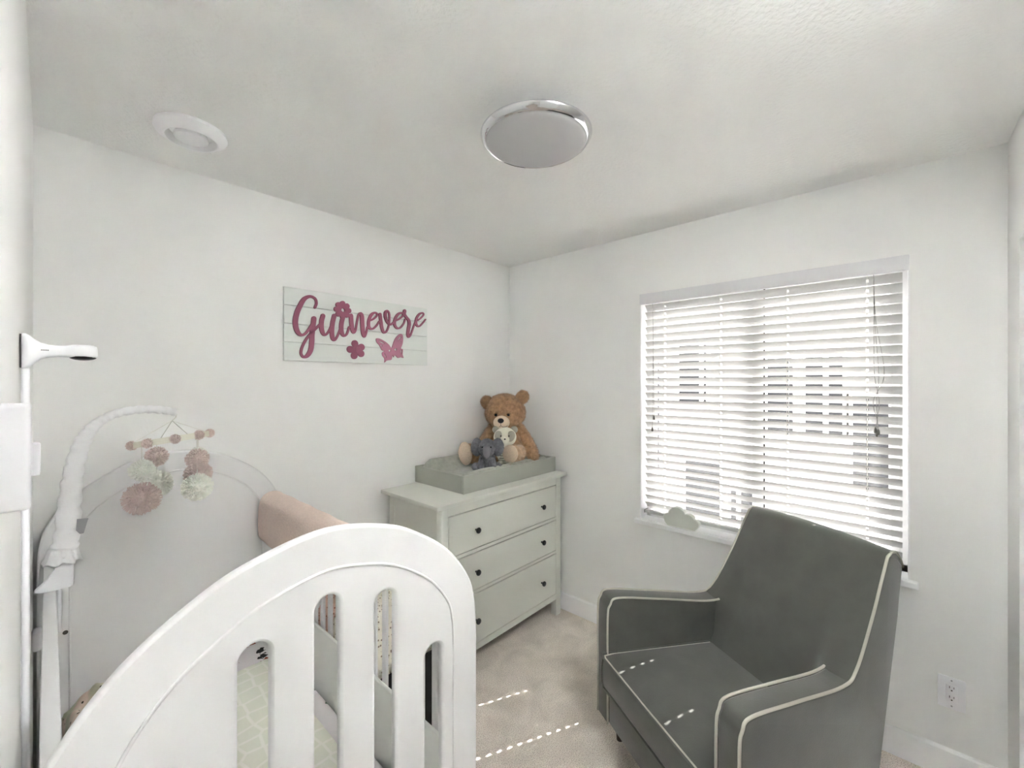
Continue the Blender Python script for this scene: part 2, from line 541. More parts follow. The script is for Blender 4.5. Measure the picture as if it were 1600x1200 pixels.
# front wall (behind the camera) with the closet opening
wf = MB()
CX0, CX1, CZ = 0.98, 2.2277, 2.071
wf.box((XL, YF - 0.1, 0), (CX0, YF, CE)).box((CX0, YF - 0.1, CZ), (CX1, YF, CE)).box((CX1, YF - 0.1, 0), (XW, YF, CE))
struct(wf.build('wall_front', M['wall']))
wc = MB()
wc.box((CX0 - 0.1, YF - 0.72, 0), (XW, YF - 0.62, CE)).box((CX0 - 0.1, YF - 0.62, 0), (CX0 - 0.02, YF - 0.1, CE))
struct(wc.build('wall_closet', M['wall']))
wh = MB()
wh.box((HX0 - 0.1, HY0 - 0.1, 0), (HX0, HY1 + 0.1, CE)).box((HX0, HY0 - 0.1, 0), (XL, HY0, CE)).box((HX0, HY1, 0), (XL - 0.12, HY1 + 0.1, CE))
wh.box((XL - 0.12, HY0, 0), (XL, YF - 0.1, CE))
struct(wh.build('wall_hall', M['wall']))

def baseboard(name, a, b, nrm):
    a = Vector(a); b = Vector(b); n = Vector(nrm)
    prof = [(0.0, 0.0), (0.0155, 0.0), (0.0155, 0.108), (0.011, 0.1145), (0.0, 0.116)]
    mb = MB()
    vs = [tuple(a + n * d + Vector((0, 0, h))) for d, h in prof] + [tuple(b + n * d + Vector((0, 0, h))) for d, h in prof]
    k = len(prof)
    mb.add(vs, [tuple(range(k)), tuple(range(2 * k - 1, k - 1, -1))] + [(i, (i + 1) % k, k + (i + 1) % k, k + i) for i in range(k)])
    return struct(mb.build(name, M['trim']))
baseboard('baseboard_right', (XW, YF, 0), (XW, YW, 0), (-1, 0, 0))
baseboard('baseboard_back', (XL, YW, 0), (XW - 0.0155, YW, 0), (0, -1, 0))
baseboard('baseboard_front', (CX1, YF, 0), (XW - 0.0155, YF, 0), (0, 1, 0))

# ------------------------------------------------------------------ window
win = struct(MB().box((2.515, WY0, WZ0), (2.56, WY0 + 0.03, WZ1)).box((2.515, WY1 - 0.03, WZ0), (2.56, WY1, WZ1))
             .box((2.515, WY0, WZ0), (2.56, WY1, WZ0 + 0.03)).box((2.515, WY0, WZ1 - 0.03), (2.56, WY1, WZ1)).build('window_1', M['vinyl']))
def sash(y0, y1, x, wl, wr_):
    mb = MB()
    z0, z1 = WZ0 + 0.03, WZ1 - 0.03
    mb.rbox((x - 0.014, y0, z0), (x + 0.014, y0 + wr_, z1), 0.003, 1).rbox((x - 0.014, y1 - wl, z0), (x + 0.014, y1, z1), 0.003, 1)
    mb.rbox((x - 0.014, y0 + wr_, z0), (x + 0.014, y1 - wl, z0 + 0.045), 0.003, 1).rbox((x - 0.014, y0 + wr_, z1 - 0.045), (x + 0.014, y1 - wl, z1), 0.003, 1)
    mb.build('sash', M['vinyl'], win)
    MB().box((x - 0.002, y0 + wr_ - 0.004, z0 + 0.04), (x + 0.002, y1 - wl + 0.004, z1 - 0.04)).build('pane', M['glass'], win)
sash(0.512, WY1 - 0.03, 2.529, 0.035, 0.052)
sash(WY0 + 0.03, 0.512, 2.546, 0.006, 0.032)
plabel(MB().box((2.513, 0.5045, WZ0 + 0.03), (2.5225, 0.511, WZ1 - 0.03)).build('gasket', M['gasket'], win), 'thin black gasket')
jm = MB()
jm.box((XW + 0.001, WY0, WZ0), (2.515, WY0 + 0.006, WZ1)).box((XW + 0.001, WY1 - 0.006, WZ0), (2.515, WY1, WZ1)).box((XW + 0.001, WY0 + 0.006, WZ1 - 0.006), (2.515, WY1 - 0.006, WZ1))
jm.build('jamb', M['trim'], win)
sl = MB().rbox((XW - 0.03, -0.070, WZ0 - 0.028), (XW + 0.001, 1.181, WZ0), 0.005, 2).box((XW, WY0, WZ0 - 0.028), (2.515, WY1, WZ0))
sl.build('window_sill', M['trim'], win)

# ------------------------------------------------------------------ blind
LADD = [1.014, 0.7045, 0.396, 0.0943]
TILT = math.radians(46)
BX = 2.468
blind = thing('window_blind', 'white horizontal slatted blind with cords hanging in the window', 'blind', (BX, 0.5555, 0.79))
def rel(p):
    return (p[0] - BX, p[1] - 0.5555, p[2] - 0.79)
vl = MB().rbox(rel((2.418, -0.0415, 2.052)), rel((2.430, 1.1535, 2.117)), 0.003, 2)
vl.rbox(rel((2.431, -0.030, 2.066)), rel((2.505, 1.140, 2.110)), 0.002, 1)
vl.build('valance', M['valance'], blind)
def slat_mesh():
    hw, th, hl = 0.0240, 0.0014, 0.577
    ys = sorted([-hl, hl] + [l - 0.5555 + s * 0.0046 for l in LADD for s in (-1, 1)])
    xs = [-hw, -0.016, -0.0080, 0.0, 0.0080, 0.016, hw]
    cr = lambda x: 0.0022 * (1 - (x / hw) ** 2)
    mb = MB(); idx = {}
    for s in (1, -1):
        for i, x in enumerate(xs):
            for j, y in enumerate(ys):
                idx[(s, i, j)] = len(mb.v); mb.v.append((x, y, cr(x) + s * th))
    def hole(i, j):
        return 0 <= i < len(xs) - 1 and 0 <= j < len(ys) - 1 and i in (2, 3) and j % 2 == 1
    def solid(i, j):
        return 0 <= i < len(xs) - 1 and 0 <= j < len(ys) - 1 and not hole(i, j)
    for i in range(len(xs) - 1):
        for j in range(len(ys) - 1):
            if not solid(i, j):
                continue
            mb.f.append((idx[(1, i, j)], idx[(1, i + 1, j)], idx[(1, i + 1, j + 1)], idx[(1, i, j + 1)]))
            mb.f.append((idx[(-1, i, j)], idx[(-1, i, j + 1)], idx[(-1, i + 1, j + 1)], idx[(-1, i + 1, j)]))
            for (di, dj, a, b) in ((-1, 0, (i, j), (i, j + 1)), (1, 0, (i + 1, j), (i + 1, j + 1)), (0, -1, (i, j), (i + 1, j)), (0, 1, (i, j + 1), (i + 1, j + 1))):
                if not solid(i + di, j + dj):
                    mb.f.append((idx[(1,) + a], idx[(1,) + b], idx[(-1,) + b], idx[(-1,) + a]))
    return mb.mesh('slat', M['slat'])
sm = slat_mesh()
PITCH = 0.0443
NS = 28
for k in range(NS):
    o = bpy.data.objects.new('slat', sm)
    COL.objects.link(o); o.parent = blind
    o.location = (0, 0, 0.048 + k * PITCH)
    # room-side (-X) edge up; slight sag differences
    o.rotation_euler = (random.uniform(-0.0012, 0.0012), TILT + random.uniform(-0.012, 0.012), 0)
MB().rbox((-0.026, -0.575, 0.0), (0.026, 0.575, 0.018), 0.004, 2).build('bottom_rail', M['slat'], blind)
for s in (-1, 1):
    MB().rbox((-0.0265, s * 0.5762 - 0.0012, -0.001), (0.0265, s * 0.5762 + 0.0012, 0.019), 0.001, 1).build('end_cap', M['gasket'], blind)
for ly in LADD:
    mb = MB()
    for sx in (-0.0225, 0.0225):
        mb.tube([(sx, ly - 0.5555, 0.015), (sx, ly - 0.5555, 1.28)], 0.0008, 5)
    mb.build('ladder_cord', M['string'], blind)
def tassel(parent, x, y, z):
    MB().lathe([(0.0015, 0.0), (0.0045, -0.006), (0.006, -0.02), (0.0045, -0.026), (0.002, -0.027)], (x, y, z), 10).build('tassel', M['tassel'], parent, autos=40)
for (y1, zt) in ((1.068, 1.385), (1.078, 1.315)):
    c = MB().tube([rel(p) for p in catmull([(2.43, 1.075, 2.06), (2.432, 1.072, 1.8), (2.433, y1, zt)], 6)], 0.0009, 5).build('pull_cord', M['cord'], blind)
    tassel(c, *rel((2.433, y1, zt)))
for (wob, y1, zt) in ((0.0, 0.066, 1.385), (0.018, 0.056, 1.378), (-0.014, 0.060, 1.37)):
    pts = catmull([(2.432, 0.072, 2.06), (2.432, 0.068 - wob * 0.2, 1.85), (2.431, 0.055 - wob, 1.62), (2.431, 0.062 + wob * 0.6, 1.5), (2.432, 0.060, 1.42), (2.432, y1, zt)], 8)
    c = MB().tube([rel(p) for p in pts], 0.0010, 5).build('lift_cord', M['cord'], blind)
    tassel(c, *rel((2.432, y1, zt)))

# ------------------------------------------------------------------ house across the way and ground
struct(MB().box((2.57, -8, -3.1), (14, 12, -3.0)).build('ground', M['ground']))
HXW = 6.5
house = thing('neighbor_house', 'pale sided house with dark windows seen through the blind', 'house', (HXW, 1.3, -3.0))
def hrel(p):
    return (p[0] - HXW, p[1] - 1.3, p[2] + 3.0)
MB().box(hrel((HXW + 0.02, -5.5, -3.0)), hrel((HXW + 4, 8.0, 3.2))).build('wall', M['siding'], house)
sd = MB()
for i in range(40):
    z = -3.0 + i * 0.155
    y0, y1 = -1.5, 4.5
    vs = [hrel((HXW - 0.012, y0, z)), hrel((HXW - 0.012, y1, z)), hrel((HXW + 0.0, y1, z + 0.155)), hrel((HXW + 0.0, y0, z + 0.155)), hrel((HXW + 0.02, y0, z)), hrel((HXW + 0.02, y1, z)), hrel((HXW + 0.02, y1, z + 0.155)), hrel((HXW + 0.02, y0, z + 0.155))]
    sd.add(vs, [(0, 1, 2, 3), (0, 4, 5, 1), (3, 2, 6, 7), (0, 3, 7, 4), (1, 5, 6, 2)])
so = sd.build('siding', M['siding'], house); so['kind'] = 'stuff'
rf = MB().prism([(HXW - 0.6, 3.15), (HXW + 2.3, 4.6), (HXW + 5.0, 3.15)], lambda p: hrel((p[0], -5.7, p[1])), lambda p: hrel((p[0], 8.2, p[1])))
rf.build('roof', M['roof'], house)
def hwin(y0, y1, z0, z1, mull=None):
    f = MB()
    t = 0.06
    for lo, hi in (((y0 - t, z0 - t), (y0, z1 + t)), ((y1, z0 - t), (y1 + t, z1 + t)), ((y0, z0 - t), (y1, z0)), ((y0, z1), (y1, z1 + t))):
        f.box(hrel((HXW - 0.04, lo[0], lo[1])), hrel((HXW + 0.02, hi[0], hi[1])))
    if mull:
        f.box(hrel((HXW - 0.035, mull - 0.028, z0)), hrel((HXW + 0.02, mull + 0.028, z1)))
    w = f.build('window', M['house_trim'], house)
    MB().box(hrel((HXW - 0.018, y0, z0)), hrel((HXW - 0.012, y1, z1))).build('pane', M['house_glass'], w)
hwin(2.045, 2.4456, 1.28, 2.15, 2.117)
hwin(1.8613, 2.3493, -0.7, 0.42)
hwin(1.4, 1.72, -0.7, 0.10, 1.62)
hwin(0.98, 1.27, 0.9, 1.9)
hwin(0.4756, 0.8491, 0.95, 1.9, 0.64)
hwin(0.06, 0.38, 0.3, 1.4)
hwin(2.75, 3.1, 0.2, 1.9)

# ------------------------------------------------------------------ ceiling lamp
lamp = thing('ceiling_lamp', 'round flush ceiling lamp with chrome ring and grey frosted disc', 'lamp', (1.146, 0.930, CE))
MB().lathe([(0.020, -0.001), (0.020, -0.050), (0.112, -0.050), (0.112, -0.001)], n=64).build('base', M['trim'], lamp, autos=40)
ring = [(0.150, -0.040), (0.181, -0.040), (0.1845, -0.0425), (0.1845, -0.0465), (0.182, -0.051), (0.176, -0.060), (0.171, -0.0645), (0.1675, -0.066), (0.164, -0.064), (0.160, -0.055)]
plabel(MB().lathe([(r_ * 1.05, h_) for r_, h_ in ring], n=96).build('ring', M['chrome'], lamp, autos=50), 'polished chrome ring')
dome = [(0.1660, -0.060)] + [(0.1655 * math.cos(a), -0.0625 - 0.019 * math.sin(a)) for a in [PI / 2 * i / 10 for i in range(0, 11)]]
dome[-1] = (0.002, -0.0815)
plabel(MB().lathe([(r_ * 1.05, h_) for r_, h_ in dome], n=96).build('diffuser', M['frost'], lamp, autos=50), 'frosted grey glass disc')

# ------------------------------------------------------------------ ceiling vent
vent = thing('ceiling_vent', 'round white air valve set in the ceiling by the left wall', 'vent', (0.345, 1.868, CE))
MB().lathe([(0.106, -0.0005), (0.108, -0.012), (0.104, -0.020), (0.080, -0.036), (0.075, -0.035), (0.069, -0.018), (0.066, -0.0005)], n=64).build('rim', M['trim'], vent, autos=35)
MB().lathe([(0.064, -0.0005), (0.064, -0.010), (0.046, -0.012), (0.052, -0.024), (0.050, -0.031), (0.042, -0.034), (0.002, -0.035)], n=64).build('valve_disc', M['trim'], vent, autos=35)

# ------------------------------------------------------------------ name sign
sign = thing('name_sign', 'pale mint plank sign with raised pink lettering and flowers on the wall', 'sign', (0.78, YW, 1.69))
SW, SH = 0.858, 0.364
SY = -0.017
def sgn(p, y):
    return (p[0], y, p[1])
edges = [-0.001, 0.0915, 0.1835, 0.2745, SH]
for i in range(4):
    MB().rbox((-0.003, SY, edges[i] + 0.0009), (SW - 0.005, -0.004, edges[i + 1] - 0.0009), 0.0012, 1).build('plank', M['board'], sign)
MB().box((0.02, -0.004, 0.02), (SW - 0.03, -0.0005, SH - 0.02)).build('backing', M['board'], sign)
def stroke(mb, pts, wid, y0, y1, n=6):
    """a raised ribbon of varying width with round ends, as one closed prism per stroke"""
    P = catmull([(p[0], p[1], 0) for p in pts], n)
    N = len(P)
    # widen on down-strokes as a brush script does
    rad = []
    for i in range(N):
        t = (P[min(i + 1, N - 1)] - P[max(i - 1, 0)]).normalized()
        dn = max(0.0, -t.y) if t.x > -0.5 else max(0.0, -t.y)
        rad.append(wid[0] + (wid[1] - wid[0]) * dn ** 1.3)
    for _ in range(6):
        rad = [rad[0]] + [(rad[i - 1] + rad[i] + rad[i + 1]) / 3 for i in range(1, N - 1)] + [rad[-1]]
    vs = []; fs = []
    L = []; R = []
    for i in range(N):
        t = (P[min(i + 1, N - 1)] - P[max(i - 1, 0)]).normalized()
        nn = Vector((-t.y, t.x, 0))
        L.append(P[i] + nn * rad[i]); R.append(P[i] - nn * rad[i])
    for i in range(N):
        for q in (L[i], R[i]):
            vs.append((q.x, y0, q.y)); vs.append((q.x, y1, q.y))
    for i in range(N - 1):
        a, b = i * 4, (i + 1) * 4
        fs += [(a, a + 2, b + 2, b), (a + 1, b + 1, b + 3, a + 3), (a, b, b + 1, a + 1), (a + 2, a + 3, b + 3, b + 2)]
    fs += [(0, 1, 3, 2), ((N - 1) * 4, (N - 1) * 4 + 2, (N - 1) * 4 + 3, (N - 1) * 4 + 1)]
    mb.add(vs, fs)
    for i in (0, N - 1):
        c = P[i]; r = rad[i]; n_ = 14
        ring_ = [(c.x + r * math.cos(2 * PI * k / n_), c.y + r * math.sin(2 * PI * k / n_)) for k in range(n_)]
        mb.prism(ring_, lambda p: (p[0], y0 - 0.00005, p[1]), lambda p: (p[0], y1, p[1]))
LET = [
 [[(0.1441, 0.2775), (0.1515, 0.3011), (0.1441, 0.3236), (0.119, 0.3306), (0.0908, 0.3137), (0.0692, 0.2739), (0.0557, 0.2382), (0.0483, 0.1984), (0.0518, 0.1624), (0.0642, 0.1374), (0.0807, 0.1305), (0.0995, 0.1421), (0.119, 0.1715), (0.1336, 0.1996), (0.1399, 0.2217)],
  [(0.1388, 0.22), (0.1346, 0.181), (0.1294, 0.1377), (0.1278, 0.0949), (0.1216, 0.0545), (0.1046, 0.0265), (0.0858, 0.0209), (0.0752, 0.0388), (0.0812, 0.0706), (0.0995, 0.1088), (0.1242, 0.1426), (0.1504, 0.1718), (0.1728, 0.1967)]],
 [[(0.1852, 0.2393), (0.1776, 0.207), (0.1787, 0.1691), (0.1895, 0.1428), (0.2054, 0.1469), (0.2236, 0.1788), (0.2364, 0.2188), (0.2448, 0.2463)], [(0.2448, 0.2463), (0.2353, 0.202), (0.2325, 0.1575), (0.2375, 0.1247), (0.2488, 0.1189), (0.2641, 0.1436), (0.2802, 0.187)]],
 [[(0.2935, 0.2475), (0.2842, 0.2043), (0.2854, 0.165), (0.2976, 0.1452), (0.3151, 0.1563), (0.3276, 0.1944)]],
 [[(0.3385, 0.2582), (0.3414, 0.2178), (0.3472, 0.1814), (0.3547, 0.1672), (0.3645, 0.1798), (0.3724, 0.2211), (0.3809, 0.2625), (0.3922, 0.2777), (0.4023, 0.265), (0.405, 0.2245), (0.4093, 0.1745), (0.4168, 0.1512), (0.4259, 0.1633), (0.4362, 0.2055)]],
 [[(0.4562, 0.2458), (0.4736, 0.2557), (0.493, 0.2741), (0.4948, 0.2888), (0.4789, 0.2914), (0.4596, 0.2766), (0.4451, 0.2446), (0.443, 0.2157), (0.4527, 0.1991), (0.4701, 0.1992), (0.4912, 0.2173), (0.5097, 0.2451)]],
 [[(0.5148, 0.2864), (0.5198, 0.2527), (0.526, 0.2142), (0.5361, 0.1874), (0.5489, 0.1852), (0.5636, 0.203), (0.574, 0.2388), (0.577, 0.2756), (0.5729, 0.3032), (0.5611, 0.3123), (0.55, 0.3004), (0.5507, 0.2726), (0.5644, 0.2444), (0.5841, 0.2349), (0.6049, 0.2503)]],
 [[(0.6239, 0.2641), (0.6432, 0.2747), (0.6674, 0.2961), (0.6666, 0.3103), (0.6471, 0.31), (0.6258, 0.2912), (0.6117, 0.2594), (0.6132, 0.2328), (0.6285, 0.2175), (0.651, 0.223), (0.6737, 0.2491), (0.6848, 0.2776)]],
 [[(0.6809, 0.3267), (0.6785, 0.3076), (0.6944, 0.289), (0.7096, 0.2735), (0.7137, 0.2498), (0.7072, 0.2147), (0.7044, 0.1835), (0.7112, 0.172), (0.7258, 0.1887), (0.743, 0.2319), (0.7574, 0.2665)]],
 [[(0.7803, 0.283), (0.7993, 0.2974), (0.8206, 0.3204), (0.8133, 0.3309), (0.7908, 0.3229), (0.7699, 0.2976), (0.7624, 0.267), (0.7711, 0.2469), (0.7887, 0.2451), (0.8133, 0.2671), (0.8348, 0.2925)]]]
WID = [(0.0062, 0.0122), (0.0055, 0.0115), (0.0055, 0.0115), (0.0052, 0.0115), (0.0050, 0.0088), (0.0052, 0.0095), (0.0050, 0.0088), (0.0050, 0.0108), (0.0045, 0.0082)]
for strokes, wd in zip(LET, WID):
    mb = MB()
    for k, s in enumerate(strokes):
        stroke(mb, s, wd, SY - 0.0085 - 0.0002 * k, SY)
    mb.build('letter', M['pink'], sign)
def flat_piece(name, loops, y_front, y_back, m, parent):
    d = (y_back - y_front) / 2
    vs, fs = curve_mesh(loops, d)
    mb = MB().add([(v.x, (y_front + y_back) / 2 - v.z, v.y) for v in vs], fs)
    return mb.build(name, m, parent)
dc = (0.2906, 0.2835)
daisy = []
for k in range(160):
    a = 2 * PI * k / 160
    r = 0.036 + 0.0125 * abs(math.cos(4 * a)) ** 0.55
    daisy.append((dc[0] + r * math.cos(a) * 0.99, dc[1] + r * math.sin(a)))
hole_ = [(dc[0] + 0.001 + 0.0098 * math.cos(2 * PI * k / 24), dc[1] - 0.001 + 0.0098 * math.sin(2 * PI * k / 24)) for k in range(24)]
flat_piece('daisy', [daisy, hole_], SY - 0.0105, SY, M['pink'], sign)
fc = (0.3695, 0.0725)
pet = []
angs = [math.atan2(p[1] - fc[1], p[0] - fc[0]) for p in ((0.3612, 0.1084), (0.4062, 0.0922), (0.4031, 0.0499), (0.357, 0.0373), (0.33, 0.0731))]
for k in range(150):
    a = 2 * PI * k / 150
    c = max(math.cos(min(PI, abs((a - b + PI) % (2 * PI) - PI)) * 2.5) if abs((a - b + PI) % (2 * PI) - PI) < PI / 5 else 0.0 for b in angs)
    r = 0.024 + 0.030 * max(0, c) ** 0.55
    pet.append((fc[0] + r * math.cos(a), fc[1] + r * math.sin(a)))
fo = flat_piece('flower', [pet], SY - 0.006, SY, M['pink'], sign)
MB().lathe([(0.0165, SY - 0.006), (0.0165, SY - 0.0115), (0.0155, SY - 0.0125), (0.001, SY - 0.0126)], (fc[0] + 0.008, 0, fc[1] - 0.001), 28, 'y').build('center', M['pink'], fo, autos=40)
BUT = [(0.4912, 0.1446), (0.5126, 0.1459), (0.5489, 0.131), (0.5748, 0.113), (0.586, 0.0988), (0.5943, 0.1009), (0.5992, 0.1146), (0.6125, 0.149), (0.6355, 0.176), (0.6568, 0.1863), (0.6698, 0.1703), (0.6674, 0.1293), (0.6549, 0.0979), (0.6686, 0.0919), (0.6666, 0.0612), (0.6737, 0.0411), (0.6549, 0.0443), (0.6335, 0.0393), (0.6144, 0.0553), (0.6049, 0.0414), (0.598, 0.0561), (0.5905, 0.0275), (0.5711, 0.0227), (0.5563, 0.0188), (0.5452, 0.0086), (0.5452, 0.0306), (0.5314, 0.048), (0.5299, 0.0659), (0.5434, 0.0764), (0.527, 0.0804), (0.5126, 0.1056), (0.4941, 0.1238)]
BH = [[(0.509, 0.1314), (0.5198, 0.1305), (0.5452, 0.1192), (0.527, 0.1213)], [(0.6335, 0.1472), (0.6471, 0.1651), (0.6568, 0.1642), (0.6432, 0.1513)], [(0.5198, 0.1077), (0.527, 0.1098), (0.527, 0.1017), (0.5216, 0.1013)], [(0.6471, 0.1381), (0.6529, 0.1402), (0.6541, 0.1335), (0.6479, 0.133)], [(0.5711, 0.0829), (0.586, 0.0838), (0.5767, 0.0717)], [(0.6087, 0.0884), (0.6239, 0.0961), (0.6239, 0.0826), (0.6163, 0.0822)], [(0.5434, 0.065), (0.5544, 0.0458), (0.5544, 0.0359), (0.5471, 0.0487)], [(0.6529, 0.0876), (0.6608, 0.0847), (0.6588, 0.0642), (0.6549, 0.0708)]]
bl = [(p.x, p.y) for p in catmull([(x, z, 0) for x, z in BUT], 3, True)]
bf = flat_piece('butterfly', [bl] + [[(p.x, p.y) for p in catmull([(x, z, 0) for x, z in h], 3, True)] for h in BH], SY - 0.006, SY, M['pink_pale'], sign)
plabel(bf, 'paler pink cut-out butterfly')

# ------------------------------------------------------------------ dresser
dr = thing('dresser', 'pale sage three-drawer dresser with black knobs in the corner', 'dresser', (1.8575, 1.95, 0))
dx = 1.8575; dy = 1.95
def drel(p):
    return (p[0] - dx, p[1] - dy, p[2])
FY, BY_, X0, X1 = 1.70, 2.19, 1.341, 2.364
MB().rbox(drel((1.298, 1.681, 0.938)), drel((2.416, 2.214, 0.96)), 0.004, 2).build('top', M['dresser'], dr, autos=35)
for (x0, x1) in ((X0, X0 + 0.042), (X1 - 0.05, X1)):
    for (y0, y1) in ((FY, FY + 0.045), (BY_ - 0.045, BY_)):
        MB().rbox(drel((x0, y0, 0)), drel((x1, y1, 0.938)), 0.003, 2).build('leg', M['dresser'], dr, autos=35)
for x0 in (X0 + 0.006, X1 - 0.022):
    MB().box(drel((x0, FY + 0.045, 0.11)), drel((x0 + 0.016, BY_ - 0.045, 0.938))).build('side_panel', M['dresser'], dr)
MB().box(drel((X0 + 0.042, BY_ - 0.02, 0.11)), drel((X1 - 0.05, BY_ - 0.01, 0.938))).build('back_panel', M['dresser'], dr)
IX0, IX1 = X0 + 0.042, X1 - 0.05
rails = [(0.113, 0.150), (0.4275, 0.444), (0.6535, 0.671), (0.890, 0.938)]
for z0, z1 in rails:
    MB().box(drel((IX0, FY + 0.002, z0)), drel((IX1, FY + 0.04, z1))).build('rail', M['dresser'], dr)
for z0, z1, kz in ((0.150, 0.4275, 0.281), (0.444, 0.6535, 0.546), (0.671, 0.890, 0.7755)):
    d = MB().rbox(drel((IX0 + 0.004, FY + 0.001, z0 + 0.0035)), drel((IX1 - 0.004, FY + 0.02, z1 - 0.0062)), 0.0015, 1)
    d.box(drel((IX0 + 0.01, FY + 0.02, z0 + 0.01)), drel((IX1 - 0.01, BY_ - 0.03, z1 - 0.03)))
    do = d.build('drawer', M['dresser'], dr)
    for kx in (1.5755, 2.154):
        kb = MB().lathe([(0.0055, 0.0), (0.0055, -0.010), (0.009, -0.014), (0.0150, -0.019), (0.0165, -0.024), (0.0145, -0.029), (0.008, -0.032), (0.001, -0.0325)], drel((kx, FY + 0.002, kz)), 20, 'y')
        plabel(kb.build('knob', M['black'], do, autos=50), 'black knob')

# ------------------------------------------------------------------ changing tray and pad
tr = thing('changing_tray', 'grey painted open changing tray on top of the dresser', 'tray', (1.96, 1.995, 0.96))
def trel(p):
    return (p[0] - 1.96, p[1] - 1.995, p[2] - 0.96)
TX0, TX1, TY0, TY1, TZ1 = 1.544, 2.398, 1.768, 2.226, 1.060
MB().box(trel((TX0 + 0.018, TY0 + 0.018, 0.9605)), trel((TX1 - 0.018, TY1 - 0.018, 0.972))).build('tray_floor', M['tray'], tr)
MB().rbox(trel((TX0, TY0, 0.9605)), trel((TX1, TY0 + 0.018, TZ1)), 0.002, 1).build('front_panel', M['tray'], tr)
MB().rbox(trel((TX0, TY1 - 0.018, 0.9605)), trel((TX1, TY1, TZ1)), 0.002, 1).build('back_panel', M['tray'], tr)
MB().rbox(trel((TX0, TY0 + 0.018, 0.9605)), trel((TX0 + 0.018, TY1 - 0.018, TZ1)), 0.002, 1).build('side_panel', M['tray'], tr)
MB().rbox(trel((TX1 - 0.018, TY0 + 0.018, 0.9605)), trel((TX1, TY1 - 0.018, TZ1)), 0.002, 1).build('side_panel', M['tray'], tr)

def pad_top(u, v):
    """u along the pad 0..1, v across it 0..1: height of the plush surface"""
    e = abs(v - 0.5) * 2
    ridge = max(0.0, (e - 0.35) / 0.65)
    h = 1.030 + (0.038 if v < 0.5 else 0.070) * min(1.0, ridge / 0.72) ** 1.5
    h -= 0.034 * max(0.0, (e - 0.84) / 0.16) ** 2
    eu = max(0.0, 1 - min(u, 1 - u) / 0.06)
    h -= 0.030 * eu ** 2
    h += 0.0025 * noise.noise(Vector((u * 9, v * 6, 0.3)))
    return h
pm = MB()
PU, PV = 48, 28
px0, px1, py0, py1 = TX0 + 0.034, TX1 - 0.030, TY0 + 0.026, TY1 - 0.026
for i in range(PU + 1):
    for j in range(PV + 1):
        u, v = i / PU, j / PV
        pm.v.append((px0 + (px1 - px0) * u, py0 + (py1 - py0) * v, pad_top(u, v)))
for i in range(PU):
    for j in range(PV):
        a = i * (PV + 1) + j
        pm.f.append((a, a + PV + 1, a + PV + 2, a + 1))
b0 = len(pm.v)
per = [i * (PV + 1) for i in range(PU + 1)] + [PU * (PV + 1) + j for j in range(1, PV + 1)] + [i * (PV + 1) + PV for i in range(PU - 1, -1, -1)] + [j for j in range(PV - 1, 0, -1)]
for k in per:
    p = pm.v[k]; pm.v.append((p[0], p[1], 0.9735))
for k in range(len(per)):
    l = (k + 1) % len(per)
    pm.f.append((per[k], per[l], b0 + l, b0 + k))
pm.f.append(tuple(b0 + k for k in range(len(per))))
pm.v = [(p[0] - 1.96, p[1] - 1.995, p[2] - 0.9735) for p in pm.v]
tag(pm.build('changing_pad', M['pad'], smooth=True, loc=(1.96, 1.995, 0.9735)), 'grey plush contoured changing pad lying in the tray', 'pad')
def pad_z(x, y):
    return pad_top((x - px0) / (px1 - px0), (y - py0) / (py1 - py0))

# ------------------------------------------------------------------ plush toys (local x: towards the window, -y: towards the room)
TRZ = math.radians(-47.7)
def Rm(ax, deg):
    return Matrix.Rotation(math.radians(deg), 3, ax)
bear = thing('teddy_bear', 'large brown teddy bear sitting in the corner of the changing pad', 'toy', (2.120, 1.985, 1.028), TRZ)
mb = remesh(MB().ball((0, 0.0, 0.125), (0.125, 0.095, 0.135)).ball((0, 0.01, 0.21), (0.105, 0.075, 0.075)), 0.012)
fur(mb, 5200, 0.013, 0.0013, 3, 0.6).build('body', M['bear'], bear, smooth=True)
mb = remesh(MB().ball((-0.005, 0.0, 0.345), (0.140, 0.108, 0.118)).ball((-0.012, -0.03, 0.315), (0.118, 0.085, 0.085)).ball((-0.01, 0.0, 0.40), (0.115, 0.09, 0.075)), 0.012)
head = fur(mb, 6500, 0.013, 0.0012, 4, 0.3).build('head', M['bear'], bear, smooth=True)
for (cx_, cz_, rz_, dd) in ((-0.128, 0.415, 40, 0.0), (0.112, 0.452, -38, 0.0)):
    e = MB().ball((cx_, 0.0, cz_), (0.045, 0.024, 0.050), Rm('Y', -rz_))
    fur(e, 900, 0.011, 0.0012, 5, 0.2).build('ear', M['bear_dark'] if cx_ < 0 else M['bear'], head, smooth=True)
mz = MB().ball((-0.028, -0.112, 0.288), (0.055, 0.045, 0.046)).build('snout', M['snout'], head, smooth=True)
plabel(mz, 'cream snout')
MB().ball((-0.032, -0.154, 0.304), (0.0205, 0.013, 0.0165)).build('nose', M['black'], head, smooth=True)
mo = MB().tube([(-0.032, -0.158, 0.289), (-0.031, -0.157, 0.272), (-0.018, -0.154, 0.263), (0.002, -0.146, 0.264), (0.012, -0.138, 0.270)], 0.0012, 5).tube([(-0.031, -0.157, 0.272), (-0.043, -0.154, 0.264)], 0.0012, 5)
mo.build('mouth', M['black'], head)
for ex in (-0.066, 0.016):
    MB().ball((ex, -0.106, 0.338), (0.0105, 0.006, 0.0095)).build('eye', M['black'], head, smooth=True)
    MB().tube([(ex - 0.014, -0.108, 0.341), (ex, -0.112, 0.352), (ex + 0.015, -0.106, 0.346)], 0.0025, 5).build('brow', M['bear_dark'], head)
